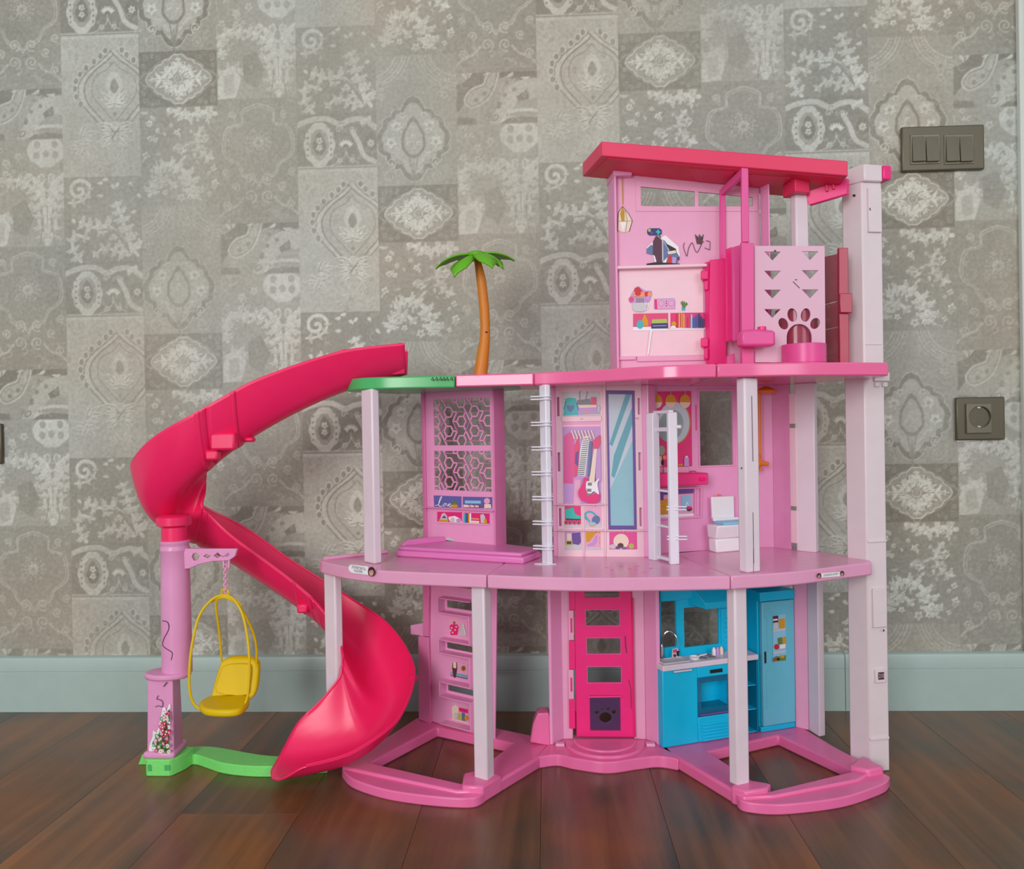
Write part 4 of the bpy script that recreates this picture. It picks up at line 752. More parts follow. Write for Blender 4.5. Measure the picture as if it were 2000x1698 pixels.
a.poly([(920, 1012), (936, 1013), (936, 1016), (920, 1015)], 'peach').poly([(920, 1017), (936, 1018), (936, 1023), (920, 1022)], 'cream').poly([(938, 1006), (944, 1004), (948, 1010), (946, 1022), (939, 1022)], 'lightgrey').poly([(945, 1015), (950, 1013), (952, 1022), (946, 1023)], 'amber'); a.poly([(854, 1019), (956, 1023.5), (956, 1026), (854, 1022)], 'soft_pink'); a.build('sticker', lpo, 'sticker of a pink shelf with books and a headset')
a = Art(Lt, .0006); a.poly([(854, 1055), (856, 1050), (876, 1050), (888, 1054), (886, 1060), (860, 1057)], 'lightgrey').poly([(854, 1052), (870, 1055), (888, 1058), (884, 1061), (858, 1056)], 'black'); a.build('sticker', lpo, 'torn sticker remnant')
bn = thing('bench', 'orchid pink moulded daybed in front of the lattice panel', 'bench', (-.13, -.2, Z1))
BP = [(-.247, -.198), (-.038, -.283), (-.012, -.224), (-.085, -.158), (-.2, -.11)]
b = MB(); b.prism(BP, Z1, .3275); b.build('bench_base', 'bench_pink', bn, bevel=.003)
b = MB(); BQ = [(-.2445, -.1965), (-.041, -.279), (-.0165, -.226), (-.088, -.162), (-.2, -.114)]; b.prism(BQ, .3270, .3335); b.build('mattress', 'bench_pink', bn, bevel=.003)
b = MB(); fr_ = Frame((-.24, -.187), (-.16, -.125)); q = [(0, .331), (.004, .337), (.012, .3415), (.05, .342), (.085, .340), (.09, .331)]; fr_.plate(b, q, -.006, .002); b.build('backrest', 'bench_pink', bn, bevel=.003)

# ------------------------------------------------------------------ wardrobe wall
WF = Frame((.008, -.209), (.155, -.222))
jamb([(xl(1079, 930, -.213), -.213), (xl(1087, 930, -.209), -.211), (xl(1092, 930, -.2), -.2), (xl(1080, 930, -.2), -.2)], 'wardrobe_jamb', 'panel_pink', Z1, Z2U)
jamb([(xl(1255, 930, -.222), -.223), (xl(1268, 930, -.222), -.227), (xl(1283, 930, -.205), -.205), (xl(1262, 930, -.2), -.2)], 'wardrobe_jamb', 'panel_pink', Z1, Z2U)
jamb([(xl(1262, 780, -.224), -.2275), (xl(1266, 780, -.224), -.2285), (xl(1266, 780, -.224), -.2245), (xl(1262, 780, -.224), -.2235)], 'jamb_strip', 'pale_pink', Z1, Z2U)
wd_ = thing('wardrobe', 'pale pink built-in wardrobe with printed clothes and a long mirror', 'wardrobe', (.08, -.215, Z1))
def wart(n=.0006): return Art(WF, n)
cut = lambda x0, y0, x1, y1: WF.rect(x0, y0, x1, y1)
slots = [cut(x, y0, x + 5.5, y1) for x, y0, y1 in ((1087.6, 776, 813), (1089, 884, 921), (1091.5, 993, 1028))] + [cut(x, y0, x + 5, y1) for x, y0, y1 in ((1245.5, 778, 810), (1247, 884, 919), (1249, 992, 1028))]
w0, w1 = WF.uz(1086, 900)[0], WF.uz(1256, 900)[0]
b = MB(); WF.plate(b, [(w0, Z2U), (w1, Z2U), (w1, Z1), (w0, Z1)], -.006, 0, holes=[rr(s_) for s_ in slots]); b.build('wardrobe_front', 'pale_pink', wd_, bevel=.0006)
b = MB(); WF.plate(b, [(w0, Z2U), (w1, Z2U), (w1, Z1), (w0, Z1)], -.0085, -.0064); b.build('slot_backing', 'panel_pink', wd_)
for (pts) in ([(1177, 752), (1183, 752), (1184, 1086), (1181, 1086)], [(1139, 990), (1141.5, 990), (1142.5, 1086), (1139.5, 1086)]):
    b = MB(); WF.plate(b, WF.px(pts), 0, .003); b.build('divider', 'pale_pink', wd_, bevel=.0006)
for (x0, x1, y) in ((1081, 1184, 985.5), (1082, 1266, 1036)):
    b = MB(); u0, z = WF.uz(x0, y, .006); u1 = WF.uz(x1, y, .006)[0]; WF.plate(b, [(u0, z + .0008), (u1, z + .0008), (u1, z - .0008), (u0, z - .0008)], 0, .008); b.build('shelf', 'pale_pink', wd_, bevel=.0004)
b = MB(); WF.plate(b, WF.rect(1097, 813.5, 1175, 823), 0, .002); b.build('rail_board', 'pale_pink', wd_, bevel=.0006)
for x, y in ((1136, 818), (1244, 816.5)): b = MB(); c_ = WF.P(*WF.uz(x, y, .003), .002); b.lathe((c_[0], c_[1], c_[2]), [(.0018, -.0012), (.0022, 0), (.0018, .0012)], 12); b.build('knob', 'pale_pink', wd_)
for x, y in ((1117.5, 987.5), (1160, 988), (1118, 1038), (1161, 1038.5), (1218, 1038.5)): b = MB(); c_ = WF.P(*WF.uz(x, y, .005), .004); b.lathe(c_, [(.001, -.001), (.0014, 0), (.001, .001)], 8); b.build('peg', 'pale_pink', wd_)
a = wart(); a.poly([(1098, 766), (1172, 765), (1172.5, 812), (1098.5, 813)], 'lightgrey').poly([(1104, 780), (1125, 780), (1130, 811), (1100, 812)], 'aqua').poly([(1103, 780), (1110, 777), (1124, 778), (1126, 785), (1104, 785)], 'turq').poly([(1107, 793), (1110, 791), (1114, 794), (1118, 791), (1122, 794), (1121, 799), (1114, 806), (1108, 799)], 'steel_blue').line([(1101, 800), (1105, 784)], 1, 'navy').line([(1130, 803), (1126, 786)], 1, 'navy')
a.poly([(1127, 782), (1152, 779), (1154, 790), (1128, 791)], 'grey').poly([(1154, 776), (1165, 776), (1165, 808), (1154, 808)], 'print_rose').poly([(1130, 792), (1166, 791), (1167, 808), (1130, 810)], 'print_lilac').poly([(1130, 792), (1166, 791), (1164, 796), (1132, 797)], 'cream').oval(1146, 805, 3.4, 2.6, 'peach').line(curve_pts([(1133, 782), (1132, 768), (1134, 764)], 3), .8, 'purple').line(curve_pts([(1144, 780), (1147, 768), (1146, 764)], 3), .8, 'purple').line(curve_pts([(1164, 791), (1172, 794), (1170, 806), (1166, 808)], 3), .8, 'print_lilac'); a.build('sticker', wd_, 'sticker of a blue drawstring bag and a lilac handbag')
a = wart(); a.poly([(1098.5, 824), (1173, 823.5), (1174.5, 984), (1100.5, 984.5)], 'print_lilac').poly([(1098.5, 824), (1173, 823.5), (1173, 834), (1099, 835)], 'panel_pink').line([(1099, 832), (1173, 831)], 2.2, 'cream')
a.poly([(1101, 852), (1112, 845), (1121, 850), (1122, 900), (1119, 945), (1101, 944)], 'hot_pink').poly([(1121, 872), (1131, 850), (1133, 880), (1127, 930), (1121, 934)], 'print_rose').poly([(1122, 938), (1134, 938), (1134, 984), (1120, 984)], 'soft_pink').poly([(1124, 885), (1130, 880), (1129, 912), (1123, 905)], 'purple')
a.poly([(1139, 853), (1150, 851), (1151, 862), (1143, 930), (1128, 930), (1133, 880)], 'white')
for k in range(18): a.line([(1138.5 - k * .62, 858 + 4.1 * k), (1150.5 - k * .55, 857 + 4.1 * k)], 1.9, 'grey')
a.poly([(1151, 862), (1157, 862), (1152, 925), (1147, 934)], 'steel_blue').poly([(1165, 856), (1172, 852), (1174, 930), (1163, 936)], 'print_lilac').poly([(1166, 870), (1173, 868), (1174, 940), (1164, 942)], 'purple' if False else 'print_lilac')
for k in range(7): a.line([(1116 + 6.5 * k, 841), (1119 + 6.5 * k, 849), (1122 + 6.5 * k, 858)], 2.4, 'cream')
a.poly([(1157, 862), (1164, 856), (1172, 849), (1173, 864), (1170, 876), (1159, 877)], 'print_rose').poly([(1160, 877), (1166, 877), (1161, 944), (1150, 944)], 'cream')
a.poly(curve_pts([(1140, 934), (1147, 934), (1148, 944), (1150, 962), (1160, 966), (1169, 958), (1172, 972), (1168, 981), (1152, 983), (1134, 976), (1129, 962), (1134, 952), (1138, 944)], 3, True), 'print_pink').poly(curve_pts([(1146, 940), (1158, 944), (1166, 938), (1171, 934), (1167, 946), (1170, 966), (1160, 960), (1152, 966), (1145, 958)], 3, True), 'white').poly([(1148, 943), (1156, 943), (1156, 949), (1148, 949)], 'grey').poly([(1146, 955), (1155, 955), (1155, 961), (1146, 961)], 'grey').poly([(1145, 964), (1154, 964), (1151, 969), (1146, 969)], 'grey'); a.build('sticker', wd_, 'sticker of hanging clothes, striped shirt and pink guitar')
a = wart(); a.rect(1103, 989, 1135, 1031, 'print_pink').poly([(1103, 1024), (1135, 1024), (1135, 1031), (1103, 1031)], 'lightgrey').poly([(1104, 995), (1120, 992), (1123, 1004), (1134, 1009), (1134, 1015), (1105, 1014)], 'turq').poly([(1105, 1013), (1134, 1014), (1133, 1017), (1106, 1016)], 'maroon')
for x in (1106, 1113, 1122, 1130): a.oval(x, 1021, 4, 4.6, 'print_rose').oval(x, 1021, 1.6, 2, 'maroon')
a.build('sticker', wd_, 'sticker of a turquoise roller skate')
a = wart(); a.rect(1144, 989, 1175, 1031, 'soft_pink').poly([(1144, 1024), (1175, 1024), (1175, 1031), (1144, 1031)], 'lightgrey').line(curve_pts([(1146, 1016), (1143, 1006), (1149, 1000), (1158, 1002), (1166, 1010)], 5), 4, 'aqua').oval(1164, 1016, 8, 9, 'steel_blue', .5).oval(1157, 1025, 6.5, 4.4, 'peach').oval(1157, 1023, 7, 3, 'sky_blue').line([(1143, 1008), (1152, 1020)], 3, 'turq'); a.build('sticker', wd_, 'sticker of blue headphones')
a = wart(); a.rect(1103.5, 1039.5, 1135.5, 1073, 'print_lilac').poly([(1104, 1064), (1136, 1064), (1136, 1074), (1104, 1074)], 'lightgrey').poly([(1117, 1042), (1133, 1040), (1135, 1058), (1130, 1065), (1118, 1062)], 'purple').rect(1107, 1042, 1116, 1062, 'cream').rect(1105, 1056, 1118, 1065, 'lime').rect(1107, 1058, 1116, 1063, 'brown').oval(1127, 1058, 6, 6, 'purple'); a.build('sticker', wd_, 'sticker of purple toy box')
a = wart(); a.rect(1144, 1039.5, 1173, 1073, 'amber').poly([(1144, 1060), (1152, 1058), (1164, 1042), (1173, 1042), (1173, 1074), (1144, 1074)], 'soft_pink').poly([(1146, 1064), (1156, 1060), (1163, 1046), (1168, 1046), (1166, 1060), (1160, 1067), (1148, 1068)], 'print_lilac').line([(1171, 1048), (1171, 1064)], 2, 'peach').poly([(1144, 1069), (1174, 1069), (1174, 1074), (1144, 1074)], 'lightgrey'); a.build('sticker', wd_, 'sticker of lilac heeled shoes')
a = wart(); a.rect(1190, 1039.5, 1244.5, 1073.5, 'hot_pink').oval(1213, 1058, 15, 15, 'cream', 0, 24).oval(1197, 1068, 7, 4.5, 'lightgrey').oval(1212, 1066, 6, 5, 'brown').oval(1207, 1070, 5, 3, 'purple').oval(1219, 1071, 5, 2.6, 'steel_blue').oval(1233, 1067, 5.4, 5.4, 'lime'); a.build('sticker', wd_, 'sticker of a white helmet and tennis ball')
b = MB(); WF.plate(b, WF.px([(1184, 763), (1239, 763.5), (1243.5, 1034), (1188.5, 1034)], .001), 0, .0022, holes=[WF.px([(1188, 770), (1234, 770.5), (1238.5, 1027), (1192.5, 1027)], .001)]); mo = b.build('mirror_frame', 'purple', wd_, bevel=.0005, label='dark purple frame of the long mirror')
a = wart(.0008); a.poly([(1188, 770), (1234, 770.5), (1238.5, 1027), (1192.5, 1027)], 'mirror_blue').poly([(1188, 770), (1234, 770.5), (1236, 860), (1190, 960)], 'mirror_pale').poly([(1222, 770), (1233, 770), (1196, 872), (1190, 868)], 'mirror_mid').poly([(1234.5, 796), (1236, 826), (1200, 934), (1194, 930), (1199, 890)], 'mirror_mid'); a.build('mirror', mo, 'printed blue mirror with pale streaks')

# ------------------------------------------------------------------ bathroom
BF = Frame((.176, -.192), (.345, -.134))
b = MB(); uE = BF.uz(1492, 1000)[0]; u0 = -.012
win = BF.px([(1365, 764), (1430, 763.5), (1432, 908), (1366, 908.5)]); slot = BF.rect(1358, 791, 1361.5, 841)
BF.plate(b, [(u0, Z2U), (uE, Z2U), (uE, Z1), (u0, Z1)], -.004, 0, holes=[rr(win)]); bo_ = b.build('bathroom_wall', 'panel_pink', dh, bevel=.0005)
a = Art(BF, .0006); a.rect(1358, 791, 1361.5, 841, 'hot_pink'); a.build('slot', bo_)
r = BF.px([(1362, 761), (1433, 760), (1435, 911), (1363.5, 912)]); b = MB(); BF.plate(b, rr(r), 0, .0015, holes=[rr(win)]); b.build('window_rim', 'panel_pink', bo_, bevel=.0004)
a = Art(BF, .0006); a.poly([(1284, 765), (1350, 764), (1352, 911), (1284, 913)], 'print_pink')
a.oval(1317, 826, 32, 42, 'gold', 0, 30).oval(1316, 826, 30.5, 40.5, 'mirror_pale', 0, 30).oval(1310, 832, 24, 32, 'mirror_green', .3, 26)
for x in (1283, 1310, 1338): a.oval(x, 784, 10.5, 13.5, 'amber').poly(ell(x, 786, 10.2, 11.5, 14, 0, 0, math.pi, True), 'cream').line([(x, 764), (x, 771)], 1, 'lightgrey')
a.oval(1292, 880, 7, 10, 'gold').oval(1291.5, 880, 6, 9, 'mirror_green').poly([(1337, 893), (1345, 893), (1346, 911), (1336, 911)], 'print_lilac').rect(1339, 891, 1343, 894, 'white').poly([(1284, 893), (1292, 890), (1294, 911), (1284, 911)], 'cream').oval(1294, 904, 3, 6, 'black').oval(1298, 894, 4, 4, 'peach').poly([(1325, 907), (1333, 906), (1334, 910), (1325, 910)], 'amber'); a.build('sticker', bo_, 'sticker of a round mirror, lights and toiletries on magenta')
b = MB()
for q in ([(1284, 953), (1370, 951), (1370, 954.5), (1284, 956.5)], [(1284, 1012), (1369, 1007), (1369, 1011), (1284, 1016)], [(1355, 953), (1358, 953), (1357, 1009), (1354, 1009)], [(1366.5, 953), (1370, 953), (1369, 1009), (1366, 1009)]): BF.plate(b, BF.px(q), 0, .004)
b.build('shelf_frame', 'panel_pink', bo_, bevel=.0006)
a = Art(BF, .0006); a.poly([(1286, 955), (1355, 952), (1355, 1009), (1286, 1012)], 'soft_pink').poly([(1286, 955), (1355, 952), (1354, 964), (1286, 968)], 'purple').poly([(1286, 976), (1308, 974), (1309, 1004), (1287, 1006)], 'amber').poly([(1286, 966), (1296, 966), (1296, 977), (1286, 978)], 'purple').line([(1287, 986), (1309, 984)], 1.4, 'yellow').line([(1287, 995), (1309, 993)], 1.4, 'yellow').poly([(1331, 970), (1349, 968), (1349, 996), (1331, 998)], 'sky_blue').line([(1340, 988), (1342, 981), (1345, 988)], 1.2, 'white').oval(1346, 994, 6, 5, 'maroon').oval(1346, 992, 5, 2.6, 'print_pink').poly([(1286, 1006), (1355, 1003), (1355, 1010), (1286, 1013)], 'white'); a.build('sticker', bo_, 'sticker of towels and basket under the basin')
ws = thing('washbasin', 'hot pink wall basin on the bathroom wall above the printed shelf', 'washbasin', tuple(BF.P(.05, .4, .01)))
b = MB(); q = BF.px([(1282, 925), (1384, 924), (1384, 947), (1300, 951), (1282, 952)], .03); BF.plate(b, q, 0, .03); b.build('basin', 'magenta', ws, bevel=.002)
b = MB(); c_ = BF.P(*BF.uz(1353, 924, .018), .018); b.lathe(c_, [(.006, -.001), (.006, .002), (.004, .0035)], 14); b.build('soap_dish', 'hot_pink', ws, bevel=.0004)
b = MB(); c_ = BF.P(*BF.uz(1372, 936, .032), .03); b.lathe(c_, [(.004, -.003), (.006, 0), (.004, .003)], 12); b.build('basin_knob', 'magenta', ws)
b = MB(); BF.plate(b, BF.px([(1296, 913), (1345, 912), (1345, 925), (1296, 926)], .002), 0, .003); b.build('basin_splash', 'soft_pink', ws, bevel=.0006)
TO = Frame((.245, -.185), (.330, -.150))
tl = thing('toilet', 'white toy toilet with a blue seat, partly behind the front column', 'toilet', tuple(TO.P(.05, Z1, 0)))
b = MB(); TO.plate(b, TO.px([(1389, 971), (1433, 969), (1434, 1012), (1391, 1014)], -.004), -.007, -.003); b.build('toilet_lid', 'white', tl, bevel=.001)
b = MB(); TO.plate(b, TO.px([(1382, 1011), (1440, 1012), (1440, 1024), (1382, 1024)], -.01) if False else TO.px([(1391, 1010), (1452, 1010), (1452, 1018), (1391, 1018)], -.004), -.004, .0); b.build('cistern', 'white', tl, bevel=.001)
ub0 = TO.uz(1384, 1060, 0)[0]; b = MB(); cz = TO.uz(1400, 1026, .015)[1]; fz = Z1
def tring(k, z, n0, n1, ua_, ub_): return [TO.P(ua_, z, n0), TO.P(ub_, z, n0), TO.P(ub_, z, n1), TO.P(ua_, z, n1)]
b.hexa(tring(0, fz, -.006, .016, ub0 + .004, ub0 + .056), tring(0, fz + .022, -.006, .016, ub0 + .003, ub0 + .056)); b.hexa(tring(0, fz + .022, -.006, .017, ub0 + .002, ub0 + .057), tring(0, cz, -.006, .026, ub0, ub0 + .060)); b.build('bowl', 'white', tl, bevel=.0025)
b = MB(); b.hexa(tring(0, cz, -.004, .026, ub0 + .012, ub0 + .060), tring(0, cz + .005, -.004, .024, ub0 + .013, ub0 + .058)); b.build('toilet_seat', 'sky_blue', tl, bevel=.0015, label='blue toilet seat')
b = MB(); c_ = TO.P(*TO.uz(1405, 968, -.003), -.004); b.lathe(c_, [(.003, -.001), (.003, .001), (.001, .0018)], 10); b.build('lid_hinge', 'orange', tl)
# shower corner
SF1 = [(.345, -.133), (.373, -.140), (.394, -.164), (.402, -.179)]
for i, m_ in ((0, 'panel_pink'), (1, 'panel_deep')):
    p, q = SF1[i], SF1[i + 1]; f_ = Frame(p, q); b = MB(); f_.plate(b, [(0, Z2U), (f_.L, Z2U), (f_.L, Z1), (0, Z1)], -.003, 0); b.build('shower_panel', 'panel_pink', dh, bevel=.0004)
f_ = Frame((.392, -.164), (.424, -.196)); b = MB(); b.prism([(.398, -.178), (.404, -.184), (.4215, -.199), (.430, -.188), (.405, -.160)], Z1, Z2U); pr_ = b.build('rear_pillar', 'column_pink', dh, bevel=.0012)
for (y0, y1) in ((768, 828), (836, 990), (998, 1062)):
    b = MB(); zA, zB = UY(1552, y0, -.18)[2], UY(1552, y1, -.18)[2]; b.prism([(.391, -.171), (.3985, -.181), (.401, -.178), (.394, -.168)], zB, zA); b.build('snap_rail', 'pale_pink', pr_, bevel=.0006)
SH = Frame((.355, -.142), (.375, -.146))
shw = thing('shower_set', 'orange toy shower head and tap on a pipe behind the front column', 'shower', tuple(SH.P(0, .4, .01)))
b = MB(); c_ = UY(1496, 762, -.168); b.lathe(c_, [(.003, .006), (.008, .004), (.016, -.001), (.015, -.005), (.002, -.006)], 20); b.build('shower_head', 'orange', shw)
b = MB(); b.tube([UY(1483, 768, -.155), UY(1484, 850, -.155), UY(1485, 920, -.155)], .0022, 8); b.build('riser_pipe', 'orange', shw)
b = MB(); c_ = UY(1484, 904, -.16)
for k in range(3): a_ = -.2 + k * 2.09; b.tube([c_, (c_[0] + .014 * math.cos(a_), c_[1] - .002, c_[2] + .014 * math.sin(a_))], [.0045, .0032], 8)
b.build('tap_handle', 'orange', shw)

# ------------------------------------------------------------------ white ladder racks on the first floor
def rack(label): return thing('ladder_rack', label, 'ladder', (.0, -.28, Z1), 'white ladder racks on the middle floor')
r1 = rack('narrow white peg ladder standing edge-on left of the wardrobe, reaching the upper deck')
Q1 = [(-.0105, -.276), (-.001, -.290), (.0065, -.285), (-.003, -.271)]
b = MB(); b.prism(Q1, Z1, Z2U); b.build('post', 'rack_white', r1, bevel=.0015)
b = MB(); b.prism([(-.022, -.283), (-.002, -.294), (.012, -.288), (-.006, -.272)], Z1, Z1 + .0015); b.build('foot', 'rack_white', r1, bevel=.0006)
for y in (777.5, 828, 876, 924.5, 973, 1021, 1069):
    b = MB(); z = UY(1060, y, -.283)[2]
    for dz in (.0022, -.0022): b.prism([(-.0235, -.284), (.004, -.294), (.008, -.288), (-.019, -.277)], z + dz - .0009, z + dz + .0009)
    b.build('rung', 'rack_white', r1, bevel=.0004)
r2 = rack('open white ladder frame with two posts in front of the bathroom mirror')
zt2 = .541
b = MB(); b.prism([(.152, -.249), (.1605, -.260), (.1715, -.254), (.163, -.243)], Z1, zt2); b.build('post', 'rack_white', r2, bevel=.0012)
b = MB(); b.prism([(.1765, -.291), (.179, -.297), (.1925, -.293), (.190, -.287)], Z1, zt2); b.build('post', 'rack_white', r2, bevel=.0012)
def bar(za, zb, name='rung', w=.006):
    b = MB(); b.hexa([(.166 - w * .6, -.250, za), (.184 - w * .6, -.290, za), (.184 + w * .6, -.288, za), (.166 + w * .6, -.248, za)], [(.166 - w * .6, -.250, zb), (.184 - w * .6, -.290, zb), (.184 + w * .6, -.288, zb), (.166 + w * .6, -.248, zb)]); b.build(name, 'rack_white', r2, bevel=.0005)
zr = lambda y: UY(1296, y, -.27)[2]
for (y0, y1) in ((802, 808), (835, 843), (957, 961), (1026, 1030), (1088, 1094)): bar(zr(y1), zr(y0))
for y in (993, 1051): b = MB(); z = UY(1320, y, -.295)[2]; [b.prism([(.174, -.295), (.2035, -.297), (.2035, -.289), (.176, -.286)], z + d_ - .0008, z + d_ + .0008) for d_ in (.0022, -.0022)]; b.build('peg_shelf', 'rack_white', r2, bevel=.0004)
b = MB(); c_ = UY(1322, 834, -.293); b.tube([c_, (c_[0] + .006, c_[1] - .003, c_[2])], .0028, 10); b.build('peg', 'rack_white', r2)

# ------------------------------------------------------------------ top floor room
PF = Frame((.112, -.234), (.342, -.236))
b = MB(); 
pw = [PF.px([(1251.5, 364.5), (1357, 374), (1357, 403.5), (1252, 402.5)]), PF.px([(1364, 374.5), (1470.5, 385.5), (1470, 403), (1364, 403)])]
uR3 = PF.uz(1485, 500)[0]; zTL, zTR = PF.uz(1236, 338)[1], PF.uz(1485, 362)[1]
PF.plate(b, [(0, zTL + .012), (uR3, zTR + .012), (uR3, Z2), (0, Z2)], -.004, 0, holes=pw); p3 = b.build('upper_wall', 'soft_pink', dh, bevel=.0008)
b = MB(); PF.plate(b, PF.px([(1241, 352), (1481, 378), (1480, 413), (1242, 413)], .001), 0, .0012, holes=[PF.px([(1251.5, 364.5), (1357, 374), (1357, 403.5), (1252, 402.5)], .001), PF.px([(1364, 374.5), (1470.5, 385.5), (1470, 403), (1364, 403)], .001)]); b.build('window_rim', 'soft_pink', p3, bevel=.0004)
b = MB(); b.prism([(.1035, -.196), (.1095, -.246), (.1130, -.246), (.1140, -.230), (.108, -.196)], Z2, .915); b.build('side_wall', 'panel_pink', p3, bevel=.001)
b = MB(); b.prism([(.102, -.196), (.1088, -.248), (.137, -.248), (.137, -.196)], .905, .924); b.build('roof_bracket', 'panel_pink', p3, bevel=.001)
b = MB(); xr_ = PF.P(uR3, 0)[0]; b.prism([(xr_, -.24), (xr_ + .006, -.262), (xr_ + .008, -.262), (xr_ + .006, -.232)], Z2, .884); b.build('side_wall', 'panel_pink', p3, bevel=.0006)
b = MB(); zS = PF.uz(1290, 519, .01)[1]; PF.plate(b, [(.001, zS + .001), (uR3, zS + .001), (uR3, zS - .0035), (.001, zS - .0035)], 0, .012); b.build('shelf', 'pale_pink', p3, bevel=.0008)
b = MB(); PF.plate(b, PF.rect(1208, 524, 1376, 694, .001), 0, .0012); b.build('lower_panel', 'pale_pink', p3, bevel=.0005)
b = MB(); PF.plate(b, PF.rect(1208, 696.5, 1242, 703, .002), 0, .004); b.build('hinge_lug', 'soft_pink', p3, bevel=.0005); b = MB(); PF.plate(b, PF.rect(1244, 696, 1376, 704, .002), 0, .003); b.build('bottom_rail', 'soft_pink', p3, bevel=.0008)
a = Art(PF, .0008); a.line([(1215, 346), (1216.5, 400)], 1.4, 'gold').line([(1218, 346), (1217.5, 400)], .8, 'amber').poly([(1216, 403), (1208, 414), (1207, 430), (1206.5, 450), (1216, 454), (1228, 452), (1235, 431), (1228, 418)], 'cream').poly([(1216, 403), (1211, 418), (1214, 432), (1220, 432), (1220, 412)], 'gold').poly([(1211, 434), (1224, 434), (1217, 452)], 'white').line([(1216, 403), (1228, 418), (1235, 431), (1229, 452)], 1.1, 'brown').line([(1216, 403), (1208, 415), (1207, 432), (1206.5, 452)], 1.1, 'brown').line([(1221, 410), (1225, 430), (1222, 452)], .8, 'grey').line([(1207, 432), (1225, 432), (1235, 431)], .7, 'gold'); a.build('sticker', p3, 'sticker of a faceted gold pendant lamp')
a = Art(PF, .0008)
a.poly([(1264, 449), (1268, 446), (1288, 446), (1292.5, 449.5), (1293, 456), (1289, 460), (1268, 460), (1264, 456)], 'blue' if False else 'navy').oval(1268.5, 450, 2.8, 3.2, 'lime').oval(1273, 455, 2.8, 2.4, 'purple').line([(1281, 453), (1290, 453.5)], 3.2, 'aqua').line([(1285.5, 448.5), (1285.5, 458.5)], 3.2, 'aqua')
a.poly([(1262, 485), (1280, 468), (1300, 460), (1325, 482), (1328, 500), (1300, 516), (1280, 516), (1275, 495)], 'white').poly([(1263, 486), (1272, 478), (1275, 480), (1275, 498), (1263, 495)], 'steel_blue').poly([(1281, 461), (1290, 461), (1293, 470), (1294, 514), (1283, 514), (1279, 500), (1275, 497), (1275, 473)], 'maroon').poly([(1293, 468), (1298, 470), (1304, 478), (1306, 500), (1294, 512)], 'steel_blue').line([(1294, 470), (1294.5, 510)], 2.2, 'lightgrey').line([(1284, 460), (1296, 472), (1307, 490)], 1., 'lightgrey').poly([(1301, 476), (1309, 480), (1320, 486), (1321, 492), (1308, 490)], 'black').poly([(1304, 490), (1320, 490), (1327, 502), (1322, 517), (1300, 517), (1304, 503)], 'steel_blue').poly([(1307, 497), (1312, 500), (1311, 517), (1301, 517)], 'red').poly([(1303, 492), (1319, 489), (1321, 494), (1306, 497)], 'cream').poly([(1313, 502), (1321, 503), (1319, 517), (1313, 517)], 'print_lilac').poly([(1263, 515), (1282, 512), (1328, 515), (1328, 519), (1263, 519)], 'black').oval(1325, 505, 2.4, 3, 'maroon'); a.build('sticker', p3, 'half torn sticker in dark maroon and steel blue with a navy capsule')
a = Art(PF, .0008)
for dx in range(7): a.line([(1358 + 2.6 * dx, 458 + (dx % 3) * 2), (1362 + 1.4 * dx, 477 - (dx % 2) * 4)], 1.5, 'black')
a.oval(1367, 472, 5, 5, 'brown').line(curve_pts([(1337, 474), (1335, 482), (1339, 495), (1342, 500), (1345, 485), (1352, 474), (1357, 487), (1362, 493), (1368, 482), (1372, 473), (1375, 472)], 3), 1.1, 'scratch').line([(1379, 470), (1387, 472), (1386.5, 488), (1376, 484)], 1., 'scratch'); a.build('pen_scribble', p3)
a = Art(PF, .0018); a.poly([(1233, 575), (1236, 570), (1240, 562), (1247, 559), (1256, 565), (1262, 568), (1272, 568), (1274, 575), (1268, 590), (1262, 592), (1240, 592), (1230, 592), (1228, 586)], 'print_lilac').poly([(1237, 572), (1240, 563), (1247, 560), (1258, 572), (1262, 570), (1273, 570), (1270, 578), (1260, 580), (1238, 580)], 'red').poly([(1237, 570), (1258, 570), (1260, 580), (1238, 579)], 'peach').oval(1233, 585, 5, 5.6, 'print_rose').oval(1246, 573, 6, 5, 'red').oval(1269, 575, 4.4, 5, 'peach').oval(1266, 583, 5, 5, 'print_lilac')
for x in (1244, 1248, 1252, 1256): a.line([(x, 582), (x + .5, 592)], 1.4, 'print_green')
a.poly([(1235, 592), (1264, 591), (1262, 605), (1257, 609), (1241, 609), (1236, 604)], 'lightgrey').line(curve_pts([(1260, 594), (1266, 595), (1265, 603), (1260, 605)], 4), 1.6, 'white'); a.build('sticker', p3, 'sticker of coral flowers in a white pot')
a = Art(PF, .0018); a.poly([(1278, 584), (1316, 582.5), (1319, 586), (1319, 604), (1279, 604.5), (1277, 602)], 'print_lilac').poly([(1280, 586), (1317, 584.5), (1317, 602), (1280, 603)], 'soft_pink').poly([(1278, 585), (1283, 585), (1284, 604), (1279, 604)], 'print_pink').oval(1291.5, 593, 6.5, 6.5, 'print_lilac').oval(1291.5, 593, 5, 5, 'soft_pink').oval(1311, 592.5, 6.5, 6.5, 'print_lilac').oval(1311, 592.5, 5, 5, 'soft_pink')
for y in (588.5, 593, 597.5): a.oval(1301.5, y, 1.2, 1.2, 'purple')
a.build('sticker', p3, 'sticker of a pink retro radio')
a = Art(PF, .0018); a.poly([(1331, 600), (1339, 600), (1338, 607), (1332, 607)], 'aqua')
for dx, dy in ((-5, -11), (-2, -13), (2, -12), (6, -10), (8, -8), (-1, -8), (4, -7)): a.line([(1335, 601), (1335 + dx, 601 + dy)], 2.4, 'print_green')
a.build('sticker', p3, 'sticker of a small green plant')
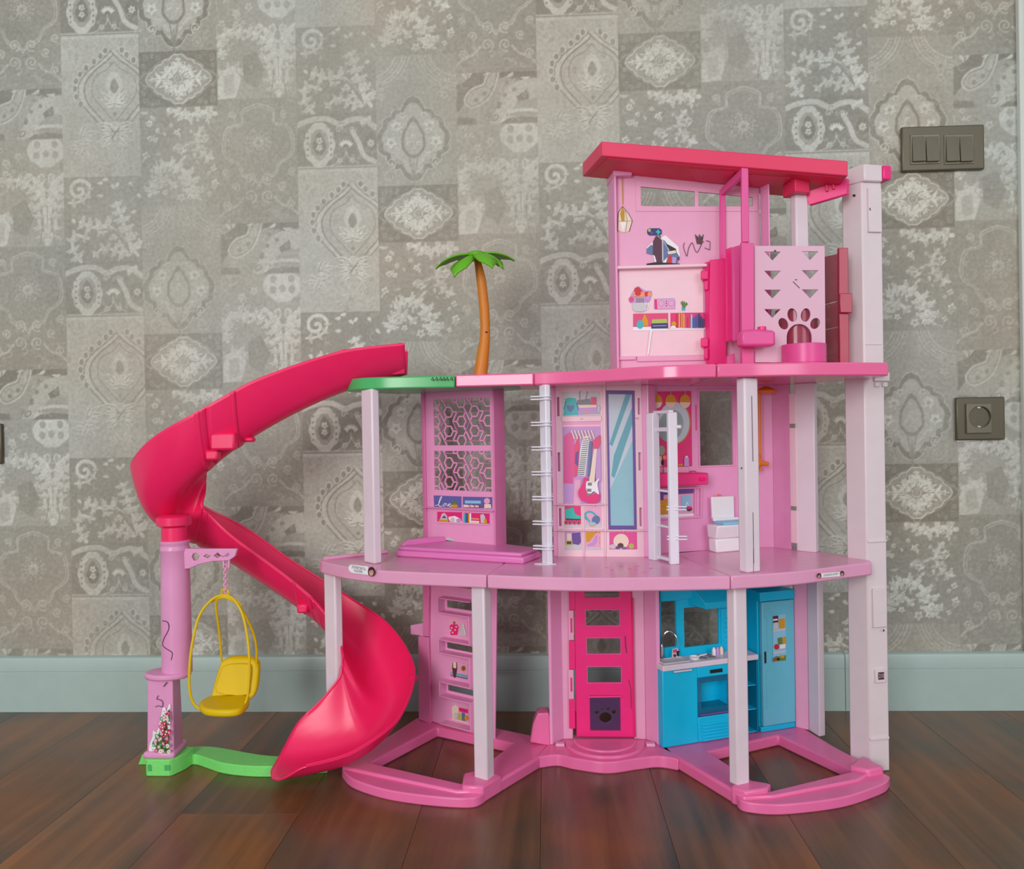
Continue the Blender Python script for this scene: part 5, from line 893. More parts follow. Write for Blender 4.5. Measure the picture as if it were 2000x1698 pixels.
a = Art(PF, .0018); a.poly([(1236.5, 613), (1305, 611.5), (1305, 642), (1236.5, 643)], 'print_rose').poly([(1309.5, 611.5), (1377, 610.5), (1377, 641), (1309.5, 642)], 'print_pink').poly([(1236, 639), (1305, 638), (1305, 646), (1236, 646)], 'white').poly([(1309, 640), (1377, 639.5), (1377, 644), (1309, 645)], 'white').poly([(1258, 614), (1260, 614), (1266, 628), (1266, 637), (1256, 637), (1253, 628)], 'amber').oval(1250, 634, 7, 8.4, 'aqua', 0, 16).poly([(1274, 624), (1302, 623), (1304, 632), (1272, 633)], 'lime').poly([(1272, 632), (1304, 631), (1305, 641.5), (1272, 642)], 'navy').line([(1275, 637), (1302, 636)], 1.4, 'print_lilac').oval(1316, 633, 5, 5, 'amber').oval(1315, 639, 5, 2.6, 'white')
for i, (x, h, m_) in enumerate(((1321, 27, 'red'), (1325, 28, 'peach'), (1330, 29, 'amber'), (1334, 27, 'peach'), (1338, 24, 'print_rose'), (1342, 20, 'red'), (1345, 22, 'print_pink'), (1349, 26, 'sky_blue'), (1353, 19, 'blue'), (1356, 21, 'purple'), (1360, 26, 'blue'), (1364, 28, 'navy'), (1368, 22, 'navy'), (1372, 18, 'navy'))): a.poly([(x, 640.5 - h), (x + 3.4, 640.5 - h), (x + 3.4, 640.5), (x, 640.5)], m_)
a.poly([(1270, 646), (1274, 646), (1267, 693), (1264, 693)], 'white'); a.build('sticker', p3, 'sticker of a magenta shelf with vases and rainbow books')
# sloped roof
sl = lambda x: -.133 * (x - .087)
rq = [(.087, -.303), (.433, -.322), (.447, -.205), (.064, -.200)]
b = MB(); b.hexa([(x, y, .9385 + sl(x) - .0215) for x, y in rq], [(x, y, .9385 + sl(x)) for x, y in rq]); ro = b.build('roof_panel', 'roof_crimson', dh, bevel=.0015)
ri = [(.096, -.298), (.428, -.316), (.440, -.210), (.074, -.205)]
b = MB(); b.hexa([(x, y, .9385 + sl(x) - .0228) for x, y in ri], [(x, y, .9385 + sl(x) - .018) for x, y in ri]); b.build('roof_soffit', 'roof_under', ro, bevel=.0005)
for (xa, xb) in ((.215, .28), (.30, .36)): b = MB(); qq = [(xa, -.292), (xb, -.295), (xb, -.245), (xa + .02, -.243)]; b.hexa([(x, y, .9385 + sl(x) - .0240) for x, y in qq], [(x, y, .9385 + sl(x) - .022) for x, y in qq]); b.build('soffit_recess', 'roof_crimson', ro, bevel=.0004)
b = MB()
b.prism([(UY(1530, 360, -.262)[0], -.258), (UY(1552, 360, -.29)[0], -.292), (UY(1580, 360, -.282)[0], -.284), (UY(1580, 360, -.258)[0], -.255)], .860, .884); b.build('column_bracket', 'roof_crimson', ro, bevel=.001)
A0, A1, A2, A3 = UY(1572, 375, -.270), UY(1654, 348, -.285), UY(1654, 379, -.285), UY(1579, 401, -.270)
dv = np.array([.006, .006, 0]); b = MB(); b.hexa([A0, A1, A2, A3], [A0 + dv, A1 + dv, A2 + dv, A3 + dv]); b.build('roof_arm', 'magenta', ro, bevel=.001)
for f in (.5, .66):
    b = MB(); p0 = A0 * (1 - f) + A1 * f; p1 = A3 * (1 - f) + A2 * f; b.tube([p0 + np.array([0, -.003, -.001]), p0 * .55 + p1 * .45 + np.array([0, -.003, 0])], .0022, 8); b.build('arm_rib', 'roof_crimson', ro)

# ------------------------------------------------------------------ pet lift: frame, board, lever, house front, bowl
pl = thing('pet_lift', 'hot pink lift frame with lever and tall posts on the roof deck', 'toy lift', (.25, -.3, Z2))
V = lambda x, y, Y: UY(x, y, Y)
def px_prism(pts, Y0, Y1, name, m, parent, bevel=.001, sc=True):
    """outline measured at depth Y0, carried straight back to Y1"""
    q0 = [UY(x, y, Y0) for x, y in pts]; q1 = [np.array([q[0], Y1, q[2]]) for q in q0]
    b = MB(); b.hexa(q1, q0); return b.build(name, m, parent, bevel=bevel)
zdk = Z2 + .0003
px_prism([(1448, 327), (1462, 327), (1463.5, 473), (1449, 473)], -.312, -.306, 'post', 'hot_pink', pl)
px_prism([(1406, 370), (1417, 368), (1418, 512), (1406, 512)], -.245, -.241, 'post', 'hot_pink', pl)
b = MB(); p0, p1 = UY(1411, 369, -.243), UY(1452, 328, -.309); w_ = np.array([.003, .002, 0]); d_ = np.array([0, 0, -.011]); b.hexa([p0 - w_, p0 + w_, p1 + w_, p1 - w_], [p0 - w_ + d_, p0 + w_ + d_, p1 + w_ + d_, p1 - w_ + d_]); b.build('top_bar', 'hot_pink', pl, bevel=.001)
px_prism([(1448, 473), (1473, 475), (1473.5, 712), (1449, 712)], -.314, -.304, 'lift_post', 'hot_pink', pl)
px_prism([(1386, 508), (1419, 504), (1419, 712), (1386, 712)], -.252, -.247, 'back_board', 'magenta', pl)
b = MB(); b.prism([(V(1377, 600, -.242)[0], -.242), (V(1386, 600, -.252)[0], -.2522), (V(1387, 600, -.252)[0], -.247), (V(1379, 600, -.242)[0], -.238)], zdk, UY(1383, 512, -.247)[2]); b.build('board_edge', 'magenta', pl, bevel=.0006)
for (y0, y1, x0) in ((528, 546, 1370), (548, 567, 1376), (660, 678, 1370), (680, 702, 1376)): px_prism([(x0, y0), (1384, y0), (1384, y1), (x0, y1)], -.252, -.244, 'hinge', 'magenta', pl, .0015)
px_prism([(1418, 487), (1430, 482), (1431, 664), (1419, 668)], -.268, -.262, 'guide_track', 'magenta', pl)
px_prism([(1430, 483), (1446, 478), (1446, 666), (1432, 667)], -.290, -.282, 'guide_rail', 'hot_pink', pl, .002)
px_prism([(1421, 695), (1435, 690), (1436, 712), (1420, 712)], -.292, -.282, 'foot_block', 'hot_pink', pl)
px_prism([(1448, 645), (1476, 643), (1490, 644), (1513, 645), (1515, 650), (1515, 672), (1512, 676), (1448, 676)], -.342, -.314, 'lever', 'hot_pink', pl, .004)
b = MB(); c_ = UY(1488, 644, -.33); b.lathe(c_, [(.0062, -.001), (.0062, .0035), (.005, .0042)], 18); b.build('lever_button', 'magenta', pl)
HF = Frame((.29, -.305), (.40, -.305))
ph = thing('pet_house', 'pale pink pet house front with triangle and paw cut-outs on the roof deck', 'pet house', (.35, -.33, Z2))
b = MB(); hol = []
for x, ys in ((1508.5, (491.5, 529, 566, 604)), (1582, (491, 528, 565.5))):
    for y in ys: hol.append(HF.px([(x - 16, y), (x + 16.5, y), (x, y + 17.5)]))
for (x, y, rx, ry, ro_) in ((1530, 632.5, 9, 12, -.5), (1547.5, 615.5, 9.4, 13.4, -.18), (1573.5, 615.5, 9.4, 13.4, .18), (1592, 632, 9, 11.4, .5)): hol.append(HF.px(ell(x, y, rx, ry, 16, ro_)))
hol.append(HF.px(ell(1561, 659, 24.5, 26, 18, 0, math.pi, 2 * math.pi, True) + [(1585.5, 690), (1536.5, 690)]))
HF.plate(b, HF.px([(1473.5, 480.5), (1610.5, 480.5), (1612.5, 708), (1474.5, 708)]), -.003, 0, holes=hol); ho = b.build('house_front', 'pet_pink', ph, bevel=.0006)
a = Art(HF, .0006); a.line([(1549, 550), (1562, 563)], 1.2, 'scratch').line([(1553, 546.5), (1557, 546.5)], 1.5, 'scratch').oval(1514, 490, 2, 1.6, 'scratch'); a.build('scuff_mark', ho)
b = MB(); cx_, cy_ = .362, -.306
b.prism(ell(.374, -.270, .030, .030, 28), Z2, UY(1570, 600, -.3)[2]); b.build('clear_tube', 'clear_pink', ph)
b = MB(); b.prism([(.327, -.275), (.331, -.275), (.331, -.268), (.327, -.268)], Z2, .70); b.build('inner_post', 'magenta', ph)
bw = thing('pet_bowl', 'glossy hot pink half round tub in front of the pet house', 'tub', (.367, -.33, Z2))
bc = UY(1568, 690, -.305); rx_ = UY(1611, 690, -.305)[0] - bc[0]
zb1 = UY(1568, 670, -.335)[2]; ring = ell(bc[0], -.3065, rx_, .034, 28, 0, math.pi, 2 * math.pi, True); inner = ell(bc[0], -.3072, rx_ - .002, .031, 28, 0, math.pi, 2 * math.pi, True)
b = MB(); b.prism(ring, Z2, Z2 + .003); b.build('tub_base', 'hot_pink', bw)
b = MB(); b.prism(ring + inner[::-1], Z2 + .003, zb1); b.build('tub_wall', 'hot_pink', bw, bevel=.0008)
gt = thing('balcony_gate', 'transparent cherry pink gate with a handle beside the lift tower', 'gate', (.42, -.27, Z2))
g0, g1 = UY(1612, 600, -.25), UY(1640, 600, -.285); GF = Frame((g0[0], -.25), (g1[0], -.285))
z_a, z_b = UY(1612, 501, -.25)[2], UY(1640, 495, -.285)[2]
for i, (za, zb) in enumerate(((zdk, .662), (.663, .7), (.701, None))): 
    b = MB(); t0, t1 = (zb, zb) if zb else (z_a, z_b); GF.plate(b, [(-.006, za), (GF.L, za), (GF.L, t1), (-.006, t0)], -.0015, 0); b.build('gate_pane', 'clear_pink', gt, bevel=.0006)
px_prism([(1638, 484), (1657, 484), (1659, 710), (1640, 710)], -.29, -.283, 'gate_post', 'clear_pink_solid', gt, .001)
px_prism([(1640, 573), (1665, 573), (1665, 611), (1641, 611)], -.297, -.29, 'gate_handle', 'clear_pink_solid', gt, .001)

# ------------------------------------------------------------------ spiral slide with its pillar and green foot
sd = thing('slide', 'crimson spiral slide on a pink pillar winding down left of the dollhouse', 'slide', (-.585, -.255, 0))
SK = [np.array(k) for k in [(-.222,-.208,.612,.045,.040,.042,0),(-.33,-.222,.583,.048,.045,.057,0),(-.45,-.25,.522,.052,.045,.072,.05),(-.55,-.265,.448,.055,.052,.080,.1),(-.610,-.235,.392,.055,.058,.078,.15),(-.615,-.185,.358,.055,.062,.072,.15),(-.56,-.143,.317,.055,.068,.055,.1),(-.47,-.137,.258,.053,.062,.045,.05),(-.38,-.140,.193,.051,.060,.050,.05),(-.312,-.155,.132,.051,.064,.060,.1),(-.268,-.205,.080,.053,.085,.055,.12),(-.279,-.258,.048,.057,.098,.036,.05),(-.316,-.287,.030,.060,.090,.028,.0),(-.366,-.303,.021,.064,.056,.028,0)]]
def cr(a, t):
    n = len(a); i = min(int(t), n - 2); f = t - i; g = lambda j: a[min(max(j, 0), n - 1)]; p0, p1, p2, p3 = g(i - 1), g(i), g(i + 1), g(i + 2)
    return .5 * (2 * p1 + (-p0 + p2) * f + (2 * p0 - 5 * p1 + 4 * p2 - p3) * f * f + (-p0 + 3 * p1 - 3 * p2 + p3) * f ** 3)
def section(t, off=0., nt=21):
    n = len(SK); k = cr(SK, t); d = cr(SK, min(t + .05, n - 1)) - cr(SK, max(t - .05, 0)); h = d[:2] / np.linalg.norm(d[:2]); L_ = np.array([-h[1], h[0], 0]); row = []
    for a in np.linspace(0, math.pi, nt):
        c_ = math.cos(a); hh = k[4] if a < math.pi / 2 else k[5]; lat = -(k[3] + off) * c_; v = hh * abs(c_) ** (2.2 + 1.6 * max(0., min(1., t - 11))) - off * (1 - abs(c_) ** 2)
        e = .052 * max(0., t - 11.6) ** 2 / 1.96 * math.sin(a) ** 1.15 if t > 11.6 else 0.
        row.append(np.array([h[0], h[1], 0]) * e + k[:3] + L_ * (lat * math.cos(k[6]) - v * math.sin(k[6])) + np.array([0, 0, lat * math.sin(k[6]) + v * math.cos(k[6])]))
    return row
def chute(t0, t1, name, off=0., step=.1, thick=.0025, rims=True, parent=None, label=None):
    ts = np.linspace(t0, t1, max(3, int((t1 - t0) / step) + 1)); rows = [section(t, off) for t in ts]; b = MB(); nt = len(rows[0]); n = len(rows)
    if n > 6:
        R_ = np.array(rows); wj = np.clip(1 - np.arange(nt) / (nt * .55), 0, 1)[None, :, None]
        for _ in range(14): S_ = R_.copy(); S_[1:-1] = (R_[:-2] + R_[1:-1] + R_[2:]) / 3; R_ = R_ * (1 - wj) + S_ * wj
        rows = [list(r) for r in R_]
    vs = [p for r in rows for p in r]; fs = [(i * nt + j, (i + 1) * nt + j, (i + 1) * nt + j + 1, i * nt + j + 1) for i in range(n - 1) for j in range(nt - 1)]
    b.add(vs, fs); o = b.build(name, 'crimson', parent or sd, smooth=60, solid=thick, label=label)
    if rims:
        for j in (0, nt - 1): r_ = MB(); r_.tube([r[j] for r in rows], .0021, 6); r_.build('chute_rim', 'crimson', o)
    return o
c1 = chute(0, 2.62, 'chute_section'); c2 = chute(2.6, 5.45, 'chute_section', .0012); c3 = chute(5.4, 8.0, 'chute_section'); c4 = chute(7.96, 13, 'chute_section', .0012)
for t in (2.25, 2.7, 5.35, 5.6, 7.62, 8.1): chute(t - .03, t + .03, 'joint_rib', .0026, .03, .002, False)
def clip(t, j, sx, sz, dn):
    p = section(t, .004)[j]; b = MB(); b.box(p[0] - sx, p[0] + sx, p[1] - .008, p[1] + .008, p[2] - sz, p[2] + sz * .3); b.build('joint_clip', 'crimson', sd, bevel=.0035)
clip(2.40, 14, .019, .020, 0); clip(2.56, 13, .010, .012, 0); clip(2.1, 11, .008, .006, 0); clip(7.72, 5, .009, .012, 0)
b = MB(); q = [UY(x, y, -.243) for x, y in ((742, 680), (783, 669), (787, 672), (788, 729), (770, 731), (738, 731))]; q = [p + np.array([0, .016 * (.652 - p[2]) / .047, 0]) for p in q]; b.hexa([p + np.array([0, .003, 0]) for p in q], q); b.build('end_flange', 'crimson', sd, bevel=.0015)
b = MB(); q = [UY(x, y, -.185) for x, y in ((640, 705), (664, 683), (678, 682), (684, 692), (684, 712))]; b.hexa([p + np.array([0, .003, 0]) for p in q], q); b.build('end_flange', 'crimson', sd, bevel=.0015)
b = MB(); c_ = UY(808, 1325, -.2); b.lathe((c_[0], c_[1], c_[2]), [(.004, -.005), (.0065, -.003), (.0065, .003), (.003, .005)], 14); b.build('anchor_peg', 'crimson', sd)
PX, PY = -.584, -.253
b = MB(); b.lathe((PX, PY, 0), [(.0225, .148), (.0225, .20), (.0215, .30), (.0208, .338), (.0222, .340), (.0222, .343), (.0208, .345), (.0208, .349), (.0222, .351), (.0222, .3545), (.018, .356)], 40); pil = b.build('pillar', 'pillar_pink', sd, smooth=50)
b = MB(); b.lathe((PX, PY, 0), [(.0195, .352), (.0195, .376), (.0265, .380), (.0265, .392), (.022, .395)], 36); b.build('pillar_collar', 'crimson', sd)
L0, L1, L2 = UY(289, 1400, -.277)[0], UY(338.5, 1400, -.277)[0], UY(353, 1400, -.243)[0]
b = MB(); b.hexa([(L0 - .002, -.279, .034), (L1 + .001, -.279, .034), (L2 + .002, -.24, .034), (L0 + .006, -.23, .034)], [(L0, -.277, .143), (L1, -.277, .143), (L2, -.242, .143), (L0 + .007, -.232, .143)]); bx_ = b.build('pillar_box', 'pillar_pink', sd, bevel=.002)
b = MB(); xs_ = UY(283, 1322, -.262)[0]; b.prism(ell((xs_ + PX + .0235) / 2, PY - .006, (PX + .0235 - xs_) / 2, .026, 28), .143, .152); b.build('pillar_collar', 'pillar_pink', sd, bevel=.003)
b = MB(); b.prism([(L0 - .006, -.285), (L1 + .004, -.285), (L2 + .006, -.245), (L2 + .004, -.23), (L0, -.222)], .024, .035); b.build('pillar_plinth', 'pillar_pink', sd, bevel=.004)
FB = Frame((L0, -.2785), (L1, -.2785)); a = Art(FB, .0012)
a.poly([(291, 1461), (293, 1452), (298, 1440), (299, 1427), (306, 1432), (310, 1420), (314, 1402), (318, 1382), (323, 1383), (325, 1391), (330, 1376), (333, 1376), (332, 1472), (291, 1472)], 'white').poly([(297, 1452), (304, 1440), (310, 1434), (315, 1416), (320, 1388), (324, 1394), (332, 1384), (331, 1472), (312, 1470), (300, 1462)], 'print_green')
rs = random.Random(5)
for k in range(80):
    y = rs.uniform(1392, 1470); f = (y - 1388) / 84; x = rs.uniform(329 - 8 - 26 * f ** .9, 331); m_ = rs.choice(['print_pink', 'red', 'white', 'maroon', 'print_rose', 'soft_pink', 'lightgrey', 'white', 'deck_green'])
    r_ = rs.uniform(1.4, 3.8); a.oval(x, y, r_, r_ * 1.15, m_, 0, 8)
    if r_ > 2.6: a.oval(x, y, r_ * .4, r_ * .45, 'white' if m_ != 'white' else 'amber', 0, 6)
a.build('sticker', bx_, 'torn sticker of red and white flowers on green')
a = Art(FB, .0010); a.line(curve_pts([(309, 1359), (306, 1366), (314, 1368), (318, 1374), (317, 1382)], 3), 1.2, 'scratch').line(curve_pts([(303, 1382), (309, 1379), (317, 1382)], 3), 1., 'scratch').line([(326, 1333), (319, 1342)], 1.6, 'scratch'); a.build('pen_scribble', bx_)
sq_ = MB(); pts = [UY(x, y, PY - .0232) for x, y in curve_pts([(315, 1214), (327, 1216), (329, 1230), (318, 1250), (315, 1262), (328, 1270), (336, 1276), (334, 1290)], 4)]; pts = [(p[0], PY - math.sqrt(max(1e-6, .0228 ** 2 - (p[0] - PX) ** 2)), p[2]) for p in pts]; sq_.tube(pts, .0006, 5); sq_.build('pen_scribble', 'scratch', pil)
BR = Frame((-.57, -.262), (-.47, -.262)); b = MB()
hol = [BR.px(p) for p in ([(374, 1088), (377, 1082), (384, 1081), (389, 1087), (386, 1094), (378, 1096)], [(396, 1088), (403, 1083), (411, 1086), (406, 1091)], [(417, 1086), (425, 1080), (431, 1086), (424, 1091)])]
BR.plate(b, BR.px([(352, 1072), (463, 1072.5), (459, 1087), (447, 1095.5), (415, 1097), (388, 1103), (370, 1111), (352, 1113)]), -.007, 0, holes=hol); b.build('swing_bracket', 'pillar_pink', sd, bevel=.001)
a = Art(BR, .0006); a.line(curve_pts([(431, 1086), (438, 1087), (445, 1081), (446, 1085), (441, 1087)], 3), .8, 'maroon'); a.build('pen_scribble', sd)
for x in (435.5, 446): b = MB(); BR.plate(b, BR.px([(x - 2, 1094), (x + 2, 1094), (x + 2, 1111), (x - 2, 1111)]), -.005, -.001); b.build('hook_prong', 'pillar_pink', sd, bevel=.0008)
hk = MB(); hk.tube([BR.P(*BR.uz(435, 1109), -.003), BR.P(*BR.uz(447, 1109), -.003)], .0014, 8); hk.build('hook_pin', 'pillar_pink', sd)
# green foot
gt_ = .0165
front = [UZ(x, y, 0) for x, y in curve_pts([(352, 1500), (366, 1496), (384, 1495), (408, 1503), (437, 1512), (482, 1517.5), (532, 1518.5), (590, 1515), (640, 1510)], 4)]; back = [UZ(x, y, gt_) for x, y in curve_pts([(352, 1466), (362, 1461), (385, 1458), (418, 1459), (450, 1464), (500, 1473), (540, 1477), (600, 1478), (640, 1478)], 4)]
b = MB(); b.prism([(p[0], p[1]) for p in front] + [(p[0], p[1]) for p in back[::-1]], .0, gt_); gfo = b.build('lawn_path', 'grass_green', sd, bevel=.002)
gx0, gx1 = UY(286, 1500, -.284)[0], UY(336, 1500, -.284)[0]
b = MB(); FG = Frame((gx0, -.286), (gx1, -.286)); b.prism([(gx0, -.286), (gx0 + .004, -.289), (gx1 - .002, -.289), (gx1 + .002, -.286), (gx1 + .012, -.265), (gx1 + .016, -.24), (gx0 + .002, -.225)], .0, .0255); gb_ = b.build('foot_block', 'grass_green', sd, bevel=.0015)
a = Art(Frame((gx0, -.2893), (gx1, -.2893)), .0); a.poly([(288, 1496), (291, 1493), (296, 1495), (297, 1507), (289, 1507)], 'deck_green').poly([(321, 1495), (332, 1495), (332, 1506), (321, 1506)], 'deck_green'); a.build('socket_hole', gb_)
wg = [UZ(x, y, 0)[:2] for x, y in ((270, 1494), (284, 1494))]; b = MB(); fw = Frame((wg[0][0], -.247), (wg[1][0] + .02, -.247)); q = [(0, 0), (fw.L, 0), (fw.L, .024), (fw.L * .55, .0235), (fw.L * .2, .015)]; fw.plate(b, q, -.012, 0); b.build('foot_wing', 'grass_green', sd, bevel=.001)

# ------------------------------------------------------------------ hanging swing chair
sw = thing('swing_chair', 'yellow hoop-framed hanging chair on a pink chain under the pillar bracket', 'swing', tuple(UY(440, 1160, -.26)))
ch = MB(); N_ = 9; za, zb = UY(440, 1104, -.262), UY(441, 1158, -.262)
for i in range(N_):
    f = (i + .5) / N_; c_ = za * (1 - f) + zb * f; an = (i % 2) * math.pi / 2 + .5; L_ = np.linalg.norm(zb - za) / N_ * .78; pts = []
    for k in range(12): t = 2 * math.pi * k / 12; pts.append((c_[0] + .0026 * math.cos(t) * math.cos(an), c_[1] + .0026 * math.cos(t) * math.sin(an), c_[2] + L_ * math.sin(t)))
    b = MB(); b.tube(pts, .0010, 6, closed=True); b.build('chain_link', 'soft_pink', sw)
def hoop(px, r, name, closed, par=sw): b = MB(); b.tube(curve_pts([UY(x, y, Y) for x, y, Y in px], 6, closed), r, 8, closed=closed); return b.build(name, 'yellow', par)
hoop([(438, 1163, -.262), (414, 1172, -.266), (390, 1202, -.275), (376, 1255, -.286), (370, 1310, -.292), (371, 1352, -.294), (381, 1378, -.293), (405, 1391, -.292), (436, 1395, -.291), (464, 1389, -.289), (480, 1372, -.287), (486, 1335, -.285), (486, 1270, -.279), (476, 1208, -.270), (459, 1174, -.264)], .0020, 'front_hoop', True)
hoop([(424, 1174, -.262), (422, 1186, -.258), (427, 1225, -.248), (431, 1262, -.238), (433, 1292, -.230)], .0018, 'rear_strand', False)
hoop([(468, 1185, -.262), (482, 1208, -.255), (496, 1240, -.243), (501, 1268, -.235), (501, 1296, -.228)], .0018, 'rear_strand', False)
b = MB(); b.tube([UY(x, y, -.262) for x, y in curve_pts([(433, 1163), (433, 1155), (437, 1151), (443, 1152), (447, 1157), (446, 1163)], 3)], .0014, 8); b.build('hanger_loop', 'yellow', sw)
b = MB(); b.tube(curve_pts([UY(x, y, -.262) for x, y in ((412, 1174), (425, 1168), (440, 1166), (460, 1175), (470, 1186))], 4), .0032, 8, flat=.6); b.build('top_yoke', 'yellow', sw)
BKf = curve_pts([(434, 1292, -.231), (450, 1286, -.229), (480, 1286, -.226), (498, 1292, -.225), (503, 1302, -.226), (502, 1325, -.233), (498, 1352, -.244), (488, 1368, -.252), (470, 1374, -.256), (440, 1372, -.258), (414, 1364, -.258), (414, 1350, -.252), (422, 1320, -.241), (428, 1302, -.234)], 3, True)
q = [UY(x, y, Y) for x, y, Y in BKf]; b = MB(); b.hexa([p + np.array([.002, .011, .002]) for p in q], q); bk = b.build('backrest', 'yellow', sw, bevel=.003, seg=3)
b = MB(); qq = [UY(434 + (x - 434) * 1, y, Y - .0006) for x, y, Y in curve_pts([(436, 1303, -.236), (452, 1297, -.234), (484, 1297, -.231), (491, 1305, -.233), (487, 1340, -.246), (480, 1358, -.252), (424, 1352, -.256), (430, 1318, -.243)], 3, True)]; b.hexa([p + np.array([.0, .002, .0]) for p in qq], [p - np.array([0, .0016, 0]) for p in qq]); b.build('back_pad', 'yellow', bk, bevel=.0012)
zs_ = UY(430, 1362, -.262)[2]; sq1 = [UZ(x, y, zs_)[:2] for x, y in curve_pts([(389, 1372), (400, 1363), (420, 1357), (470, 1356), (484, 1360), (486, 1370), (470, 1384), (440, 1388), (400, 1385)], 4, True)]
b = MB(); b.prism([tuple(p) for p in sq1], zs_ - .011, zs_); b.build('seat', 'yellow', sw, bevel=.004, seg=3)

# ------------------------------------------------------------------ palm tree
pt = thing('palm_tree', 'toy palm with orange trunk and flat green fronds on the roof deck', 'palm tree', (UY(939, 730, -.2)[0], -.2, Z2))
tk = [(939, 742, 13.5), (939, 728, 13.2), (942.5, 698, 12.2), (946, 671, 10.6), (947.5, 643, 9.6), (946, 607, 9.8), (942.5, 570, 9.6), (939, 543, 9.2), (934, 517, 7.2), (931, 505, 6.4)]
cp_ = curve_pts([(*UY(x, y, -.2), UY(x + r, y, -.2)[0] - UY(x, y, -.2)[0]) for x, y, r in tk], 5)
cp_ = [c for c in cp_ if c[2] > Z2 - .002]
b = MB(); b.tube([c[:3] for c in cp_], [c[3] for c in cp_], 18); to_ = b.build('trunk', 'palm_trunk', pt, smooth=60)
a_ = MB(); c_ = UY(950, 649, -.2 - .0082); a_.lathe(c_, [(.0012, -.001), (.0026, 0), (.0012, .0012)], 10, sy=.4); a_.build('ink_smudge', 'scratch', to_)
CT = np.array(UY(931, 496, -.2))
def frond(tip, mid, w, name='frond'):
    tip, mid = np.array(tip), np.array(mid); b = MB(); n = 10; L_, R_, C_ = [], [], []
    for i in range(n + 1):
        t = i / n; p = (1 - t) ** 2 * CT + 2 * t * (1 - t) * mid + t * t * tip; d = 2 * (1 - t) * (mid - CT) + 2 * t * (tip - mid); s_ = np.cross(d, (0, 0, 1.)); s_ = s_ / (np.linalg.norm(s_) or 1)
        k = w * (.28 + .95 * math.sin(math.pi * min(1, t * .86 + .06)) ** 1.2) * (1 - max(0, t - .72) / .28 * .92); L_.append(p + s_ * k - np.array([0, 0, .28 * k])); R_.append(p - s_ * k - np.array([0, 0, .28 * k])); C_.append(p)
    vs = L_ + C_ + R_; m_ = n + 1; fs = [(i, i + 1, m_ + i + 1, m_ + i) for i in range(n)] + [(m_ + i, m_ + i + 1, 2 * m_ + i + 1, 2 * m_ + i) for i in range(n)]
    b.add(vs, fs); return b.build(name, 'palm_green', pt, solid=.0022, smooth=50)
for (x, y, Y, mx, my, mY, w) in ((850, 525, -.205, 876, 488, -.205, .013), (886, 541, -.255, 896, 498, -.24, .014), (963, 524, -.262, 950, 486, -.24, .014), (984, 525, -.235, 966, 487, -.225, .012), (1006, 509, -.19, 972, 482, -.195, .013), (975, 520, -.150, 960, 484, -.165, .014), (905, 520, -.150, 910, 484, -.165, .014)): frond(UY(x, y, Y), UY(mx, my, mY), w)
b = MB(); b.lathe(tuple(CT - np.array([0, 0, .003])), [(.006, -.006), (.016, -.001), (.017, .003), (.010, .0065), (.002, .008)], 20); b.build('crown_hub', 'palm_green', pt)

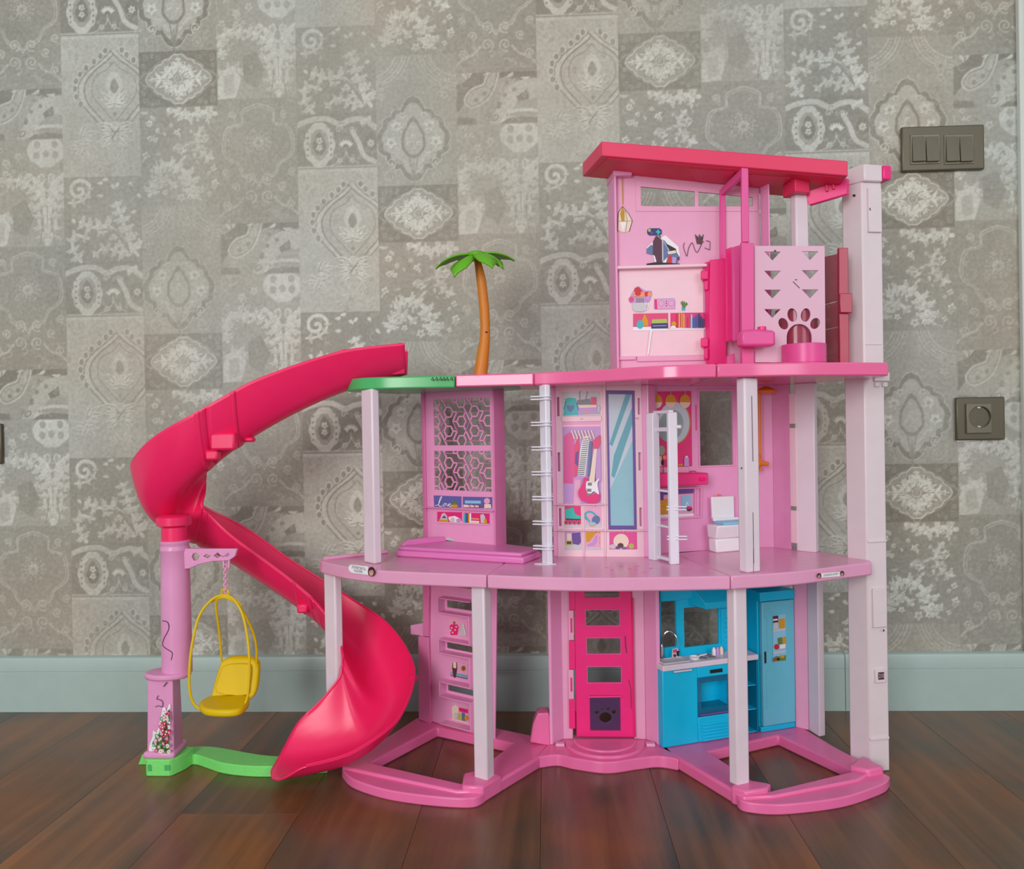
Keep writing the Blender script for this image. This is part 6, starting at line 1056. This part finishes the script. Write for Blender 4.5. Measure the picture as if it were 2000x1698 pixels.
# ------------------------------------------------------------------ switches and socket on the wall
WL = Frame((0, -.0006), (1, -.0006))
def plate_thing(name, label, cat, x0, y0, x1, y1):
    t = thing(name, label, cat, (WL.uz((x0 + x1) / 2, (y0 + y1) / 2)[0], 0, WL.uz(x0, (y0 + y1) / 2)[1])); r_ = rr(WL.rect(x0, y0, x1, y1)); b = MB(); WL.plate(b, r_, 0, .008); b.build('cover_plate', 'bronze', t, bevel=.0025); return t
t1 = plate_thing('light_switch', 'bronze double light switch plate with four rockers at the upper right', 'light switch', 1757, 251, 1919, 333)
for x0 in (1777, 1843):
    r_ = rr(WL.rect(x0, 264, x0 + 59, 320, .008)); b = MB(); WL.plate(b, r_, .007, .0095); o = b.build('switch_frame', 'bronze_light', t1, bevel=.001)
    for k in (0, 1):
        xa = x0 + 4 + k * 27; q0 = WL.rect(xa, 267, xa + 25.5, 316, .0095); (u0, za), (u1, _), (_, zb), _ = q0; b = MB(); b.hexa([WL.P(u0, za, .0085), WL.P(u1, za, .0085), WL.P(u1, zb, .0085), WL.P(u0, zb, .0085)], [WL.P(u0, za, .0105), WL.P(u1, za, .0105), WL.P(u1, zb, .0150), WL.P(u0, zb, .0150)]); b.build('rocker', 'bronze_light', t1, bevel=.0006)
t2 = plate_thing('power_socket', 'bronze power socket plate on the wall right of the dollhouse', 'socket', 1863, 777, 1959, 859)
r_ = rr(WL.rect(1885, 789, 1935, 846, .008)); uc, zc_ = WL.uz(1914, 815, .012); b = MB(); WL.plate(b, r_, .007, .0125, holes=[ell(uc, zc_, .0192, .0192, 32)]); o = b.build('socket_insert', 'bronze_light', t2, bevel=.0008)
b = MB(); WL.plate(b, ell(uc, zc_, .0196, .0196, 32), -.002 + .003, .003); b.build('socket_well', 'bronze', t2)
for dx in (-.0095, .0095): b = MB(); WL.plate(b, ell(uc + dx, zc_, .0026, .0026, 12), .003, .0034); b.build('pin_hole', 'black', t2)
for dz in (-.0172, .0172): b = MB(); WL.plate(b, [(uc - .003, zc_ + dz - .002), (uc + .003, zc_ + dz - .002), (uc + .003, zc_ + dz + .002), (uc - .003, zc_ + dz + .002)], .003, .010); b.build('earth_clip', 'chrome', t2, bevel=.0005)
b = MB(); c_ = WL.P(uc, zc_, .0034); b.tube([(c_[0], c_[1], c_[2]), (c_[0], c_[1] - .0006, c_[2])], .0018, 10); b.build('screw', 'chrome', t2)
a = Art(WL, .0001); a.poly([(1868, 859), (1906, 857), (1906, 861), (1869, 863)], 'white'); a.build('paint_chip', t2)
t3 = plate_thing('light_switch', 'bronze switch plate cut off by the left photo edge', 'light switch', -76, 829, 9, 906)
r_ = rr(WL.rect(-56, 842, -6, 894, .008)); b = MB(); WL.plate(b, r_, .007, .0105); b.build('rocker', 'bronze_light', t3, bevel=.001)
for o in bpy.data.objects:
    if o.name.split('.')[0] in ('scratch', 'scuff_mark', 'pen_scribble'): o['kind'] = 'stuff'
